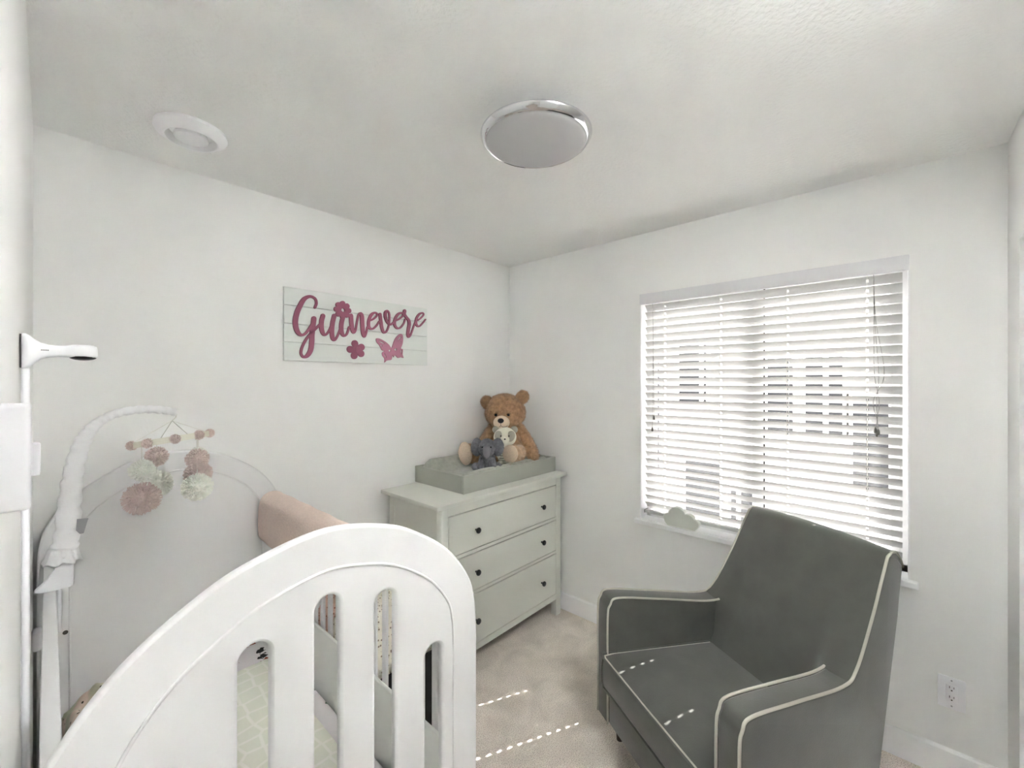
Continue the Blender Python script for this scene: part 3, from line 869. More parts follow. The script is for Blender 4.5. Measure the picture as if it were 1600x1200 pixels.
def limb(name, pts, rads, seed, count, m=M['bear']):
    b = MB()
    P = catmull(pts, 5); R = [rads[min(int(i / 5), len(rads) - 1)] * (1 - (i / 5 % 1)) + rads[min(int(i / 5) + 1, len(rads) - 1)] * (i / 5 % 1) for i in range(len(P))]
    for p, r in zip(P, R):
        b.ball(p, r, n=14, m=8)
    return fur(remesh(b, 0.010), count, 0.013, 0.0013, seed, 0.6).build(name, m, bear, smooth=True)
limb('arm', [(0.085, 0.0, 0.235), (0.130, -0.005, 0.165), (0.165, -0.02, 0.10), (0.185, -0.03, 0.058)], [0.045, 0.047, 0.048, 0.044], 6, 2000)
limb('arm', [(-0.085, 0.0, 0.235), (-0.130, -0.03, 0.165), (-0.160, -0.05, 0.10), (-0.165, -0.06, 0.060)], [0.045, 0.047, 0.046, 0.043], 7, 2000)
lg = limb('leg', [(-0.09, -0.03, 0.075), (-0.165, -0.065, 0.080), (-0.235, -0.105, 0.084)], [0.063, 0.058, 0.066], 8, 1900)
ft = MB().ball((-0.264, -0.150, 0.090), (0.056, 0.026, 0.076), Rm('Z', -36) @ Rm('Y', -8))
plabel(fur(ft, 500, 0.005, 0.001, 21, 0.3).build('foot_pad', M['bear_pale'], lg, smooth=True), 'pale sole')
lg = limb('leg', [(0.085, -0.03, 0.080), (0.080, -0.10, 0.088), (0.050, -0.155, 0.094)], [0.056, 0.052, 0.058], 9, 1900, M['bear_mid'])
ft = MB().ball((0.030, -0.200, 0.096), (0.052, 0.024, 0.058), Rm('Z', -16))
plabel(fur(ft, 400, 0.005, 0.001, 22, 0.3).build('foot_pad', M['bear_pale'], lg, smooth=True), 'pale sole')

pand = thing('plush_panda', 'small cream panda plush in a striped shirt on the brown bear', 'toy', (2.012, 1.893, 1.046), TRZ)
mb = remesh(MB().ball((0, 0, 0.055), (0.050, 0.038, 0.070)), 0.006)
plabel(mb.build('body', M['stripe'], pand, smooth=True), 'striped shirt')
ph = MB().ball((0, 0.0, 0.178), (0.075, 0.045, 0.066)).build('head', M['cream'], pand, smooth=True)
for s in (-1, 1):
    MB().ball((s * 0.060, 0.006, 0.226), (0.024, 0.013, 0.024)).build('ear', M['taupe'], ph, smooth=True)
    plabel(MB().ball((s * 0.036, -0.031, 0.186), (0.029, 0.014, 0.037), Rm('Y', s * 24)).build('eye_patch', M['taupe'], ph, smooth=True), 'taupe eye patch')
    MB().ball((s * 0.026, -0.0455, 0.190), (0.0045, 0.003, 0.0045)).build('eye', M['black'], ph, smooth=True)
    MB().ball((s * 0.030, -0.045, 0.012), (0.022, 0.040, 0.020)).build('leg', M['taupe'], pand, smooth=True)
    MB().ball((s * 0.050, -0.020, 0.080), (0.016, 0.018, 0.040), Rm('Y', s * 20)).build('arm', M['cream'], pand, smooth=True)
MB().ball((0, -0.044, 0.166), (0.030, 0.017, 0.028)).build('snout', M['cream'], ph, smooth=True)
MB().ball((0, -0.061, 0.172), (0.006, 0.004, 0.0045)).build('nose', M['black'], ph, smooth=True)

ele = thing('plush_elephant', 'small slate grey plush elephant sitting before the brown bear', 'toy', (1.862, 1.906, 1.032), TRZ)
mb = remesh(MB().ball((0, 0.02, 0.055), (0.055, 0.05, 0.062)), 0.008)
fur(mb, 1400, 0.007, 0.0011, 11).build('body', M['elephant'], ele, smooth=True)
mb = remesh(MB().ball((0, -0.015, 0.140), (0.056, 0.052, 0.058)).ball((0, -0.05, 0.125), (0.035, 0.03, 0.035)), 0.007)
eh = fur(mb, 1700, 0.007, 0.0011, 12).build('head', M['elephant'], ele, smooth=True)
tk = MB()
for p, r in zip(catmull([(0, -0.062, 0.136), (0, -0.076, 0.120), (0, -0.080, 0.104)], 5), [0.028, 0.027, 0.027, 0.026, 0.026, 0.025, 0.025, 0.024, 0.024, 0.023, 0.023]):
    tk.ball(p, r, n=12, m=8)
plabel(fur(remesh(tk, 0.007), 700, 0.005, 0.001, 13).build('trunk', M['elephant_pale'], eh, smooth=True), 'paler grey trunk')
for s in (-1, 1):
    er = MB().ball((s * 0.066, 0.012, 0.140), (0.040, 0.012, 0.058), Rm('Z', s * 14))
    fur(er, 900, 0.007, 0.0011, 14).build('ear', M['elephant'], eh, smooth=True)
    MB().ball((s * 0.026, -0.060, 0.150), (0.005, 0.004, 0.005)).build('eye', M['black'], eh, smooth=True)
    lgm = MB()
    for p, r in zip(catmull([(s * 0.030, 0.0, 0.060), (s * 0.036, -0.035, 0.035), (s * 0.040, -0.058, 0.026)], 4), [0.024] * 9):
        lgm.ball(p, r, n=12, m=8)
    fur(remesh(lgm, 0.007), 700, 0.006, 0.0011, 15).build('front_leg', M['elephant'], ele, smooth=True)
    fur(MB().ball((s * 0.070, -0.018, 0.022), (0.026, 0.034, 0.023)), 500, 0.006, 0.0011, 16).build('hind_leg', M['elephant'], ele, smooth=True)

# ------------------------------------------------------------------ armchair
AO = (1.4796, 0.6574)
ATH = 1.0455
chair = thing('armchair', 'grey velvet armchair with pale piping standing by the window', 'armchair', (AO[0], AO[1], 0), ATH)
# local axes: +x = towards its far arm, -y = towards its back (depth q = -y)
WF, WB, ATH_ = 0.3952, 0.2965, 0.085
def AW(q):
    return WF + (WB - WF) * q / 0.75
PROF = catmull([(0.0, 0.10, 0), (0.0, 0.30, 0), (0.0, 0.555, 0), (0.012, 0.615, 0), (0.05, 0.640, 0), (0.25, 0.617, 0), (0.492, 0.5886, 0), (0.572, 0.622, 0), (0.6642, 0.7659, 0), (0.72, 0.875, 0), (0.7653, 0.9627, 0)], 8)
PROF = [(p.x, p.y) for p in PROF]
REAR = [(0.800, 0.972), (0.842, 0.955), (0.866, 0.915), (0.825, 0.70), (0.748, 0.38), (0.680, 0.10)]
def slab(poly, s_in, s_out, name, m, bev=0.010):
    bm = bmesh.new()
    n = len(poly)
    a = [bm.verts.new((s_in(q), -q, z)) for q, z in poly]
    b = [bm.verts.new((s_out(q), -q, z)) for q, z in poly]
    bm.faces.new(a); bm.faces.new(b[::-1])
    for i in range(n):
        j = (i + 1) % n
        bm.faces.new((a[j], a[i], b[i], b[j]))
    bmesh.ops.recalc_face_normals(bm, faces=bm.faces)
    ed = [e for e in bm.edges if (e.verts[0] in a and e.verts[1] in a) or (e.verts[0] in b and e.verts[1] in b)]
    bmesh.ops.bevel(bm, geom=ed, offset=bev, segments=3, affect='EDGES', profile=0.5, clamp_overlap=True)
    return MB().from_bm(bm).build(name, m, chair, autos=50)
poly = PROF + [(REAR[0][0] - 0.02, REAR[0][1] - 0.004), (REAR[1][0] - 0.012, REAR[1][1] - 0.006)] + REAR[2:]
poly = [(q, z) for q, z in poly]
# thin the far ends so that the arms sit a hair inside the back's cover
for s in (1, -1):
    slab(poly, lambda q, s=s: s * (AW(q) - ATH_), lambda q, s=s: s * AW(q), 'arm', M['velvet'])
# back: follows the same sweep, cushioned
bk = MB()
up = [p for p in PROF if p[0] > 0.668 and p[1] > 0.70]
def prof_q(z):
    for (q0, z0), (q1, z1) in zip(PROF, PROF[1:]):
        if q0 > 0.5 and z0 <= z <= z1:
            return q0 + (q1 - q0) * (z - z0) / max(1e-6, z1 - z0)
    return None
ZS = [0.30, 0.38, 0.45, 0.52, 0.57, 0.592, 0.606, 0.622, 0.645, 0.67, 0.70, 0.735, 0.762]
def front_sec(f):
    k = min(1.0, max(0.0, (abs(f) - 0.55) / 0.25)); k = k * k * (3 - 2 * k)
    out = []
    for z in ZS:
        t_ = max(0.0, (z - 0.38) / (0.766 - 0.38))
        qs = 0.478 + 0.012 * min(1, (z - 0.30) / 0.08) + 0.174 * t_
        qp = prof_q(z) if z > 0.59 else None
        if qp is None:
            qp = min(qs, 0.520)
        out.append((qs + (qp - qs) * k, z))
    return out
tail = up + [(0.782, 0.977), (0.806, 0.978), (0.838, 0.962), (0.858, 0.925), (0.83, 0.74), (0.742, 0.38), (0.70, 0.20), (0.55, 0.18)]
sec = front_sec(0) + tail
NS_ = 40
for i in range(NS_ + 1):
    f = -1 + 2 * i / NS_
    for q, z in front_sec(f) + tail:
        W = AW(q) - 0.0015
        bulge = 0.020 * (1 - f * f) ** 0.8 if q < 0.79 and z > 0.34 else 0.0
        crown = 0.012 * (1 - f * f) if z > 0.9 else 0.0
        bk.v.append((f * W, -(q - bulge), z + crown))
ns = len(sec)
for i in range(NS_):
    for k in range(ns):
        l = (k + 1) % ns
        bk.f.append((i * ns + k, i * ns + l, (i + 1) * ns + l, (i + 1) * ns + k))
bk.f.append(tuple(range(ns))); bk.f.append(tuple(NS_ * ns + k for k in range(ns - 1, -1, -1)))
bk.build('backrest', M['velvet'], chair, autos=45)
# seat cushion
cq0, cq1, cz0, cz1 = -0.022, 0.505, 0.265, 0.402
bm = bmesh.new(); bmesh.ops.create_cube(bm, size=1)
bmesh.ops.subdivide_edges(bm, edges=bm.edges[:], cuts=9, use_grid_fill=True)
for v in bm.verts:
    fx, fq, fz = v.co.x * 2, v.co.y + 0.5, v.co.z + 0.5
    q = cq0 + (cq1 - cq0) * fq
    W = (AW(max(q, 0)) - ATH_ - 0.003)
    z = cz0 + (cz1 - cz0) * fz
    if fz > 0.99:
        z += 0.016 * (1 - fx ** 4) * (1 - (2 * fq - 1) ** 4)
    if fq < 0.01:
        q -= 0.010 * (1 - (2 * fz - 1) ** 2)
    v.co = Vector((fx * W, -q, z))
bmesh.ops.bevel(bm, geom=[e for e in bm.edges if len(e.link_faces) == 2 and e.calc_face_angle(0) > 0.9], offset=0.008, segments=2, affect='EDGES')
MB().from_bm(bm).build('seat_cushion', M['velvet'], chair, autos=50)
MB().rbox((-(WF - ATH_) + 0.0, -0.60, 0.10), ((WF - ATH_), -0.006, 0.262), 0.006, 2).build('apron', M['velvet'], chair, autos=40)
# piping
def side_pipe(s, inner, lim):
    pts = []
    for q, z in PROF:
        if lim(q, z):
            W = AW(q) - (ATH_ if inner else 0.0)
            pts.append((s * (W + (-0.002 if inner else -0.003)), -q + 0.0015 * (1 if q < 0.02 else 0), z + (0.0015 if q > 0.02 else 0)))
    return pts
for s in (1, -1):
    pts = side_pipe(s, False, lambda q, z: True)
    for q, z in [(0.79, 0.976), (0.82, 0.972), (0.85, 0.945), (0.866, 0.910)]:
        pts.append((s * (AW(q) - 0.003), -q, z))
    plabel(MB().tube(pts, 0.0048, 8).build('outer_piping', M['piping'], chair, smooth=True), 'pale grey piping')
    pts = side_pipe(s, True, lambda q, z: q < 0.535)
    plabel(MB().tube(pts, 0.0045, 8).build('inner_piping', M['piping'], chair, smooth=True), 'pale grey piping')
def cush_pipe(z, qa):
    pts = []
    for (f, q) in [(-1, qa), (-1, 0.25), (-1, 0.02), (-0.985, cq0 + 0.004), (-0.94, cq0 - 0.002), (0.0, cq0 - 0.004), (0.94, cq0 - 0.002), (0.985, cq0 + 0.004), (1, 0.02), (1, 0.25), (1, qa)]:
        W = AW(max(q, 0)) - ATH_ - 0.004
        pts.append((f * W, -q, z))
    return pts
plabel(MB().tube(cush_pipe(cz1 - 0.001, 0.485), 0.004, 8).build('cushion_piping', M['piping'], chair, smooth=True), 'pale grey piping')
plabel(MB().tube(cush_pipe(cz0 + 0.001, 0.485), 0.004, 8).build('cushion_piping', M['piping'], chair, smooth=True), 'pale grey piping')
plabel(MB().tube([(0.015, -0.742, 0.935), (0.010, -0.748, 0.945), (0.000, -0.755, 0.953)], 0.0022, 6).build('lint', M['piping'], chair, smooth=True), 'white lint strand')
for sx in (-1, 1):
    for q in (0.07, 0.60):
        MB().lathe([(0.014, 0.0), (0.022, 0.102)], (sx * (AW(q) - 0.06), -q, 0), 16).build('leg', M['wood_dark'], chair, autos=40)

# ------------------------------------------------------------------ crib
CCX = 0.358
crib = thing('crib', 'white crib with arched headboard and slotted arched footboard', 'crib', (CCX, 1.49, 0))
def arch_top(dx_):
    tab = [(0.0, 1.2955), (0.06, 1.290), (0.12, 1.2735), (0.2, 1.238), (0.25, 1.206), (0.29, 1.172), (0.325, 1.132), (0.353, 1.086), (0.368, 1.045), (0.376, 1.0), (0.379, 0.94)]
    d = abs(dx_)
    for (a, za), (b, zb) in zip(tab, tab[1:]):
        if d <= b:
            return za + (zb - za) * (d - a) / (b - a)
    return 0.94
ARCH = [(p.x, p.y) for p in catmull([(-0.379, 0.86, 0), (-0.379, 0.94, 0), (-0.374, 1.018, 0), (-0.353, 1.088, 0), (-0.29, 1.172, 0), (-0.2, 1.238, 0), (-0.12, 1.2735, 0), (0, 1.2955, 0), (0.12, 1.2735, 0), (0.2, 1.238, 0), (0.29, 1.172, 0), (0.353, 1.088, 0), (0.374, 1.018, 0), (0.379, 0.94, 0), (0.379, 0.86, 0)], 6)]
OUT = [(-0.379, 0.03)] + ARCH + [(0.379, 0.03)]
def inset_arch(d, zb=0.16):
    out = []
    N = len(ARCH)
    for i in range(N):
        a = Vector(ARCH[max(i - 1, 0)]); b = Vector(ARCH[min(i + 1, N - 1)])
        t = (b - a).normalized()
        n = Vector((t.y, -t.x))
        p = Vector(ARCH[i]) + n * d
        out.append((p.x, p.y))
    return [(out[0][0], zb)] + out + [(out[-1][0], zb)]
def end_panel(name, y0, y1, slots, groove_side):
    loops = [OUT]
    for (cx_, w, zt) in slots:
        lp = [(cx_ - w / 2, 0.30), (cx_ + w / 2, 0.30)] + [(cx_ + w / 2 * math.cos(a), zt - w / 2 + w / 2 * math.sin(a)) for a in [PI * k / 14 for k in range(15)]]
        loops.append(lp)
    th = y1 - y0
    bev = 0.006
    vs, fs = curve_mesh(loops, th / 2 - bev, bev)
    # a bevelled 2D curve grows outwards by its bevel: shrink about it
    mb = MB().add([(v.x, (y0 + y1) / 2 - 1.49 - v.z, v.y) for v in vs], fs)
    o = mb.build(name, M['crib'], crib, autos=60)
    # raised arched field edge: a fine bead along the inset arch
    yg = y0 if groove_side < 0 else y1
    pts = [(x, yg - 1.49 - 0.0002 * (1 if groove_side < 0 else -1), z) for x, z in inset_arch(0.072)]
    MB().tube(pts, 0.0030, 8).build('arch_bead', M['crib'], o, smooth=True)
    return o
SLOTS = [(-0.248, 0.062, 0.975), (-0.124, 0.061, 1.146), (0.0, 0.060, 1.181), (0.122, 0.060, 1.146), (0.249, 0.062, 0.975)]
end_panel('footboard', 0.798, 0.818, SLOTS, -1)
hb = end_panel('headboard', 2.165, 2.195, [], -1)
plabel(MB().lathe([(0.007, 2.163 - 1.49), (0.007, 2.168 - 1.49)], (0.040 - CCX, 0, 0.70), 14, 'y').build('bolt', M['slot'], hb), 'dark bolt head')
plabel(MB().lathe([(0.007, 2.163 - 1.49), (0.007, 2.168 - 1.49)], (0.052 - CCX, 0, 1.003), 14, 'y').build('bolt', M['slot'], hb), 'dark bolt head')
RZ = 0.985
for (x0, x1) in ((-0.0105, 0.0150), (0.7100, 0.7355)):
    MB().rbox((x0 - CCX, 0.818 - 1.49, RZ - 0.05), (x1 - CCX, 2.165 - 1.49, RZ), 0.006, 2).build('top_rail', M['crib'], crib, autos=40)
    MB().rbox((x0 - CCX, 0.818 - 1.49, 0.26), (x1 - CCX, 2.165 - 1.49, 0.32), 0.004, 2).build('bottom_rail', M['crib'], crib, autos=40)
slm = MB().rbox((-0.0065, -0.011, 0.32), (0.0065, 0.011, RZ - 0.05), 0.003, 1).mesh('slat', M['crib'])
for xc in (0.00225, 0.72275):
    for k in range(20):
        o = bpy.data.objects.new('slat', slm); COL.objects.link(o); o.parent = crib
        o.location = (xc - CCX, 0.880 - 1.49 + k * 0.0648, 0)
MB().box((0.016 - CCX, 0.829 - 1.49, 0.265), (0.709 - CCX, 2.164 - 1.49, 0.280)).build('mattress_board', M['crib'], crib)

mt = MB().rbox((-0.334, -0.655, 0.0), (0.329, 0.655, 0.138), 0.025, 4)
tag(mt.build('crib_mattress', M['print'], autos=60, loc=(0.361, 1.495, 0.281)), 'crib mattress in a white sheet printed with woodland animals', 'mattress')
q = MB()
QX0, QX1, QY0, QY1 = -0.262, 0.262, -0.53, 0.455
for i in range(25):
    for j in range(41):
        x = QX0 + (QX1 - QX0) * i / 24; y = QY0 + (QY1 - QY0) * j / 40
        e = min(i, 24 - i, j, 40 - j)
        q.v.append((x, y, 0.004 + (0.008 if e > 1 else 0.004 * e) + 0.0015 * noise.noise(Vector((x * 14, y * 14, 0)))))
for i in range(24):
    for j in range(40):
        a = i * 41 + j
        q.f.append((a, a + 41, a + 42, a + 1))
b0 = len(q.v)
q.v += [(QX0, QY0, 0.0005), (QX1, QY0, 0.0005), (QX1, QY1, 0.0005), (QX0, QY1, 0.0005)]
q.f += [(b0 + 3, b0 + 2, b0 + 1, b0)]
for (i0, j0, i1, j1) in ((0, 0, 24, 0), (24, 0, 24, 40), (24, 40, 0, 40), (0, 40, 0, 0)):
    c = {(0, 0): b0, (24, 0): b0 + 1, (24, 40): b0 + 2, (0, 40): b0 + 3}
    n_ = max(abs(i1 - i0), abs(j1 - j0))
    row = [((i0 + (i1 - i0) * k // n_) * 41 + (j0 + (j1 - j0) * k // n_)) for k in range(n_ + 1)]
    q.f.append(tuple([c[(i0, j0)]] + row + [c[(i1, j1)]]))
tag(q.build('quilted_pad', M['quilt'], smooth=True, loc=(0.361, 1.495, 0.4192)), 'pale mint quilted pad lying on the crib mattress', 'quilt')

# mesh liner along the inside of the far side
ln = MB()
LN = 90
for i in range(LN + 1):
    y = 0.845 + (2.150 - 0.845) * i / LN
    for j in range(9):
        z = 0.360 + 0.280 * j / 8
        w = 0.0030 * math.sin(y * 97 + 5.0 * math.sin(z * 16 + y * 3)) * (1 - abs(j / 4 - 1) ** 3)
        ln.v.append((0.7030 + w - 0.703, y - 1.495, z - 0.360))
for i in range(LN):
    for j in range(8):
        a = i * 9 + j
        ln.f.append((a, a + 9, a + 10, a + 1))
k0 = len(ln.v)
ln.v += [(p[0] + 0.002, p[1], p[2]) for p in ln.v[:k0]]
ln.f += [tuple(reversed([x + k0 for x in f])) for f in ln.f[:]]
ln.tube([(-0.002, -0.645, 0.280), (-0.002, 0.65, 0.280)], 0.005, 8)
tag(ln.build('crib_liner', M['liner'], smooth=True, loc=(0.703, 1.495, 0.360)), 'wavy white mesh liner along the inside of the crib slats', 'liner')

# rumpled blanket at the near-left corner of the mattress
bk_ = MB()
NB = 46
for i in range(NB + 1):
    for j in range(NB + 1):
        u, v = i / NB, j / NB
        e = min(u, 1 - u, v, 1 - v) * 2
        h = 0.115 * min(1, e * 3.2) ** 0.6
        h *= 0.72 + 0.28 * math.sin(u * 15 + 4 * v + 2.4 * math.sin(v * 7))
        h += 0.012 * noise.noise(Vector((u * 9, v * 9, 2.0))) * min(1, e * 4)
        bk_.v.append((0.24 * u, 0.50 * v - 0.25, max(0.0008, h)))
for i in range(NB):
    for j in range(NB):
        a = i * (NB + 1) + j
        bk_.f.append((a, a + NB + 1, a + NB + 2, a + 1))
def make_blanket():
    m, nt, p, tc = node_mat('mint_and_peach_blanket', 0.95)
    L = nt.links.new
    s = nt.nodes.new('ShaderNodeSeparateXYZ'); L(tc.outputs['Object'], s.inputs[0])
    n = nt.nodes.new('ShaderNodeTexNoise'); n.inputs['Scale'].default_value = 9
    L(tc.outputs['Object'], n.inputs['Vector'])
    r = ramp(nt, [(0.42, (196, 198, 172)), (0.5, (214, 194, 176)), (0.56, (228, 208, 196)), (0.66, (200, 198, 176))])
    L(n.outputs['Fac'], r.inputs['Fac'])
    v = nt.nodes.new('ShaderNodeTexVoronoi'); v.inputs['Scale'].default_value = 38; L(tc.outputs['Object'], v.inputs['Vector'])
    lt = nt.nodes.new('ShaderNodeMath'); lt.operation = 'LESS_THAN'; lt.inputs[1].default_value = 0.16; L(v.outputs['Distance'], lt.inputs[0])
    mx = nt.nodes.new('ShaderNodeMix'); mx.data_type = 'RGBA'; mx.inputs[7].default_value = lin((60, 52, 44))
    L(lt.outputs[0], mx.inputs[0]); L(r.outputs['Color'], mx.inputs[6]); L(mx.outputs[2], p.inputs['Base Color'])
    return m
tag(bk_.build('baby_blanket', make_blanket(), smooth=True, loc=(0.03, 1.86, 0.4325)), 'rumpled mint and peach blanket heaped in the crib by its headboard', 'blanket')

# peach rail cover: thick padded sleeve over the far rail
rc = MB()
sec_o = [(p.x, p.y) for p in catmull([(0.6600, 0.866, 0), (0.6395, 0.880, 0), (0.6380, 0.96, 0), (0.6410, 1.035, 0), (0.660, 1.070, 0), (0.695, 1.081, 0), (0.728, 1.072, 0), (0.748, 1.04, 0), (0.752, 0.96, 0), (0.750, 0.885, 0), (0.7440, 0.866, 0)], 4)]
sec_i = [(0.7385, 0.870), (0.7385, 0.990), (0.7070, 0.990), (0.7070, 0.870)]
sec_r = sec_o + sec_i
NR = 40; n2 = len(sec_r)
for i in range(NR + 1):
    y = 1.33 + (2.135 - 1.33) * i / NR
    for x, z in sec_r:
        puff = 1.0
        if i in (0, NR):
            puff = 0.975
        w = 0.0022 * math.sin(y * 36 + z * 20) if (x, z) in sec_o else 0
        rc.v.append(((x - 0.722) * puff - w, y - 1.73, (z - 0.99) * puff))
for i in range(NR):
    for k in range(n2):
        l = (k + 1) % n2
        rc.f.append((i * n2 + k, i * n2 + l, (i + 1) * n2 + l, (i + 1) * n2 + k))
rc.f.append(tuple(range(n2))); rc.f.append(tuple(NR * n2 + k for k in range(n2 - 1, -1, -1)))
tag(rc.build('rail_cover', M['peach'], autos=60, loc=(0.722, 1.73, 0.99)), 'peach padded cover wrapped over the far crib rail', 'rail cover')

# ------------------------------------------------------------------ storage bin and blankets between crib and dresser
binb = thing('storage_bin', 'black felt storage bin on the carpet behind the crib', 'bin', (1.03, 1.83, 0))
mb = MB()
mb.rbox((-0.19, -0.27, 0.0), (0.19, 0.27, 0.012), 0.004, 1)
for lo, hi in (((-0.19, -0.27, 0.012), (-0.178, 0.27, 0.36)), ((0.178, -0.27, 0.012), (0.19, 0.27, 0.36)), ((-0.178, -0.27, 0.012), (0.178, -0.258, 0.36)), ((-0.178, 0.258, 0.012), (0.178, 0.27, 0.36))):
    mb.rbox(lo, hi, 0.003, 1)
mb.build('body', M['bin'], binb)
MB().tube([(-0.05, -0.272, 0.30), (-0.05, -0.285, 0.26), (0.05, -0.285, 0.26), (0.05, -0.272, 0.30)], 0.008, 6).build('handle', M['tag'], binb, smooth=True)
def heap(loc, sx, sy, h, m, name, label, cat, seed):
    mb = MB(); n = 30
    for i in range(n + 1):
        for j in range(n + 1):
            u, v = 2 * i / n - 1, 2 * j / n - 1
            r = max(abs(u), abs(v)) ** 2
            z = h * max(0, 1 - r ** 2.2) ** 0.5 + 0.018 * noise.noise(Vector((u * 2.2 + seed, v * 2.2, seed))) * (1 - r)
            mb.v.append((sx * u, sy * v, z))
    for i in range(n):
        for j in range(n):
            a = i * (n + 1) + j
            mb.f.append((a, a + n + 1, a + n + 2, a + 1))
    mb.f.append(tuple([i * (n + 1) for i in range(n + 1)] + [n * (n + 1) + j for j in range(1, n + 1)] + [i * (n + 1) + n for i in range(n - 1, -1, -1)] + [j for j in range(n - 1, 0, -1)]))
    return tag(mb.build(name, m, smooth=True, loc=loc), label, cat)
heap((1.03, 1.755, 0.30), 0.172, 0.172, 0.30, M['speckle'], 'knit_blanket', 'cream speckled knit blanket filling the black storage bin', 'blanket', 1.0)
heap((1.03, 2.015, 0.30), 0.170, 0.070, 0.27, M['pink_knit'], 'rolled_blanket', 'peach speckled blanket rolled up at the back of the storage bin', 'blanket', 3.0)

# ------------------------------------------------------------------ crib mobile
mob = thing('mobile_arm', 'white cotton covered mobile arm clamped on the crib rail', 'mobile arm', (0.004, 1.80, RZ))
def mrel(p):
    return (p[0] - 0.004, p[1] - 1.80, p[2] - RZ)
arm_pts = [(0.028, 1.80, 1.075), (0.036, 1.80, 1.13), (0.043, 1.80, 1.24), (0.052, 1.80, 1.33), (0.066, 1.80, 1.395), (0.084, 1.80, 1.435), (0.108, 1.80, 1.464), (0.142, 1.80, 1.484), (0.20, 1.80, 1.494), (0.25, 1.80, 1.490), (0.292, 1.80, 1.480)]
AP = catmull(arm_pts, 8)
NAP = len(AP)
rads = [(0.030 * (1 - min(1, i / (NAP * 0.62))) + 0.0125 * min(1, i / (NAP * 0.62))) for i in range(NAP)]
rads = [max(0.0115, r) * (1 + 0.09 * math.sin(i * 1.7) + 0.06 * math.sin(i * 2.9 + 1)) for i, r in enumerate(rads)]
sl_ = MB().tube([mrel(p) for p in AP], rads, 18)
# gathered cotton: pull folds along the length
sl_.v = [tuple(Vector(p) + Vector((noise.noise(Vector((p[0] * 70, p[1] * 160, p[2] * 26))), noise.noise(Vector((p[0] * 70 + 9, p[1] * 160, p[2] * 26))), 0)) * 0.0032) for p in sl_.v]
sleeve = sl_.build('sleeve', M['cotton'], mob, smooth=True)
fr = MB()
bc = mrel((0.028, 1.80, 0))
levels = [(1.098, 0.0295), (1.086, 0.031), (1.074, 0.034), (1.064, 0.0385), (1.058, 0.0405), (1.062, 0.0365), (1.074, 0.029)]
NF = 64
for z, r in levels:
    for k in range(NF):
        a = 2 * PI * k / NF
        rr = r * (1 + 0.07 * math.sin(9 * a + z * 40) + 0.04 * math.sin(17 * a)) if z < 1.09 else r
        zz = z + (0.004 * math.sin(7 * a) if z < 1.07 else 0)
        fr.v.append((bc[0] + rr * math.cos(a), rr * math.sin(a), zz - RZ))
for i in range(len(levels) - 1):
    for k in range(NF):
        l = (k + 1) % NF
        fr.f.append((i * NF + k, i * NF + l, (i + 1) * NF + l, (i + 1) * NF + k))
fr.f.append(tuple(range(NF))); fr.f.append(tuple((len(levels) - 1) * NF + k for k in range(NF)))
fr.build('hem', M['cotton'], mob, smooth=True)
cl = MB()
cl.rbox((0.0115 + 0.0005, -0.020, -0.125), (0.0215, 0.020, 0.08), 0.005, 2)
cl.rbox((0.0145, -0.024, 0.0015), (0.046, 0.024, 0.085), 0.006, 2)
cl.build('clamp', M['plastic'], mob, autos=40)
cw = MB().prism([(-0.030, 0.012), (-0.028, 0.006), (-0.010, 0.0025), (0.010, 0.0015), (0.020, 0.003), (0.040, 0.003), (0.040, 0.080), (0.014, 0.080), (0.006, 0.058), (-0.006, 0.036), (-0.020, 0.022)], lambda p: (p[0], -0.027, p[1]), lambda p: (p[0], -0.010, p[1]))
cw.build('clamp_wing', M['plastic'], mob)
MB().rbox((-0.0365, -0.022, -0.16), (-0.0155, 0.022, -0.105), 0.008, 3).build('clamp_screw', M['plastic'], mob, autos=40)
tg = MB().prism([(0.052, 0.195), (0.076, 0.192), (0.066, 0.150), (0.058, 0.150), (0.050, 0.162)], lambda p: (p[0], -0.024, p[1]), lambda p: (p[0], -0.0228, p[1]))
plabel(tg.build('tag', M['tag'], mob), 'grey satin tag')

HC = Vector((0.2800, 1.80, 1.3900))
HR = 0.099
hoop = thing('hanging_mobile', 'birch hoop mobile with pink and mint pompoms hanging over the crib', 'mobile', HC)
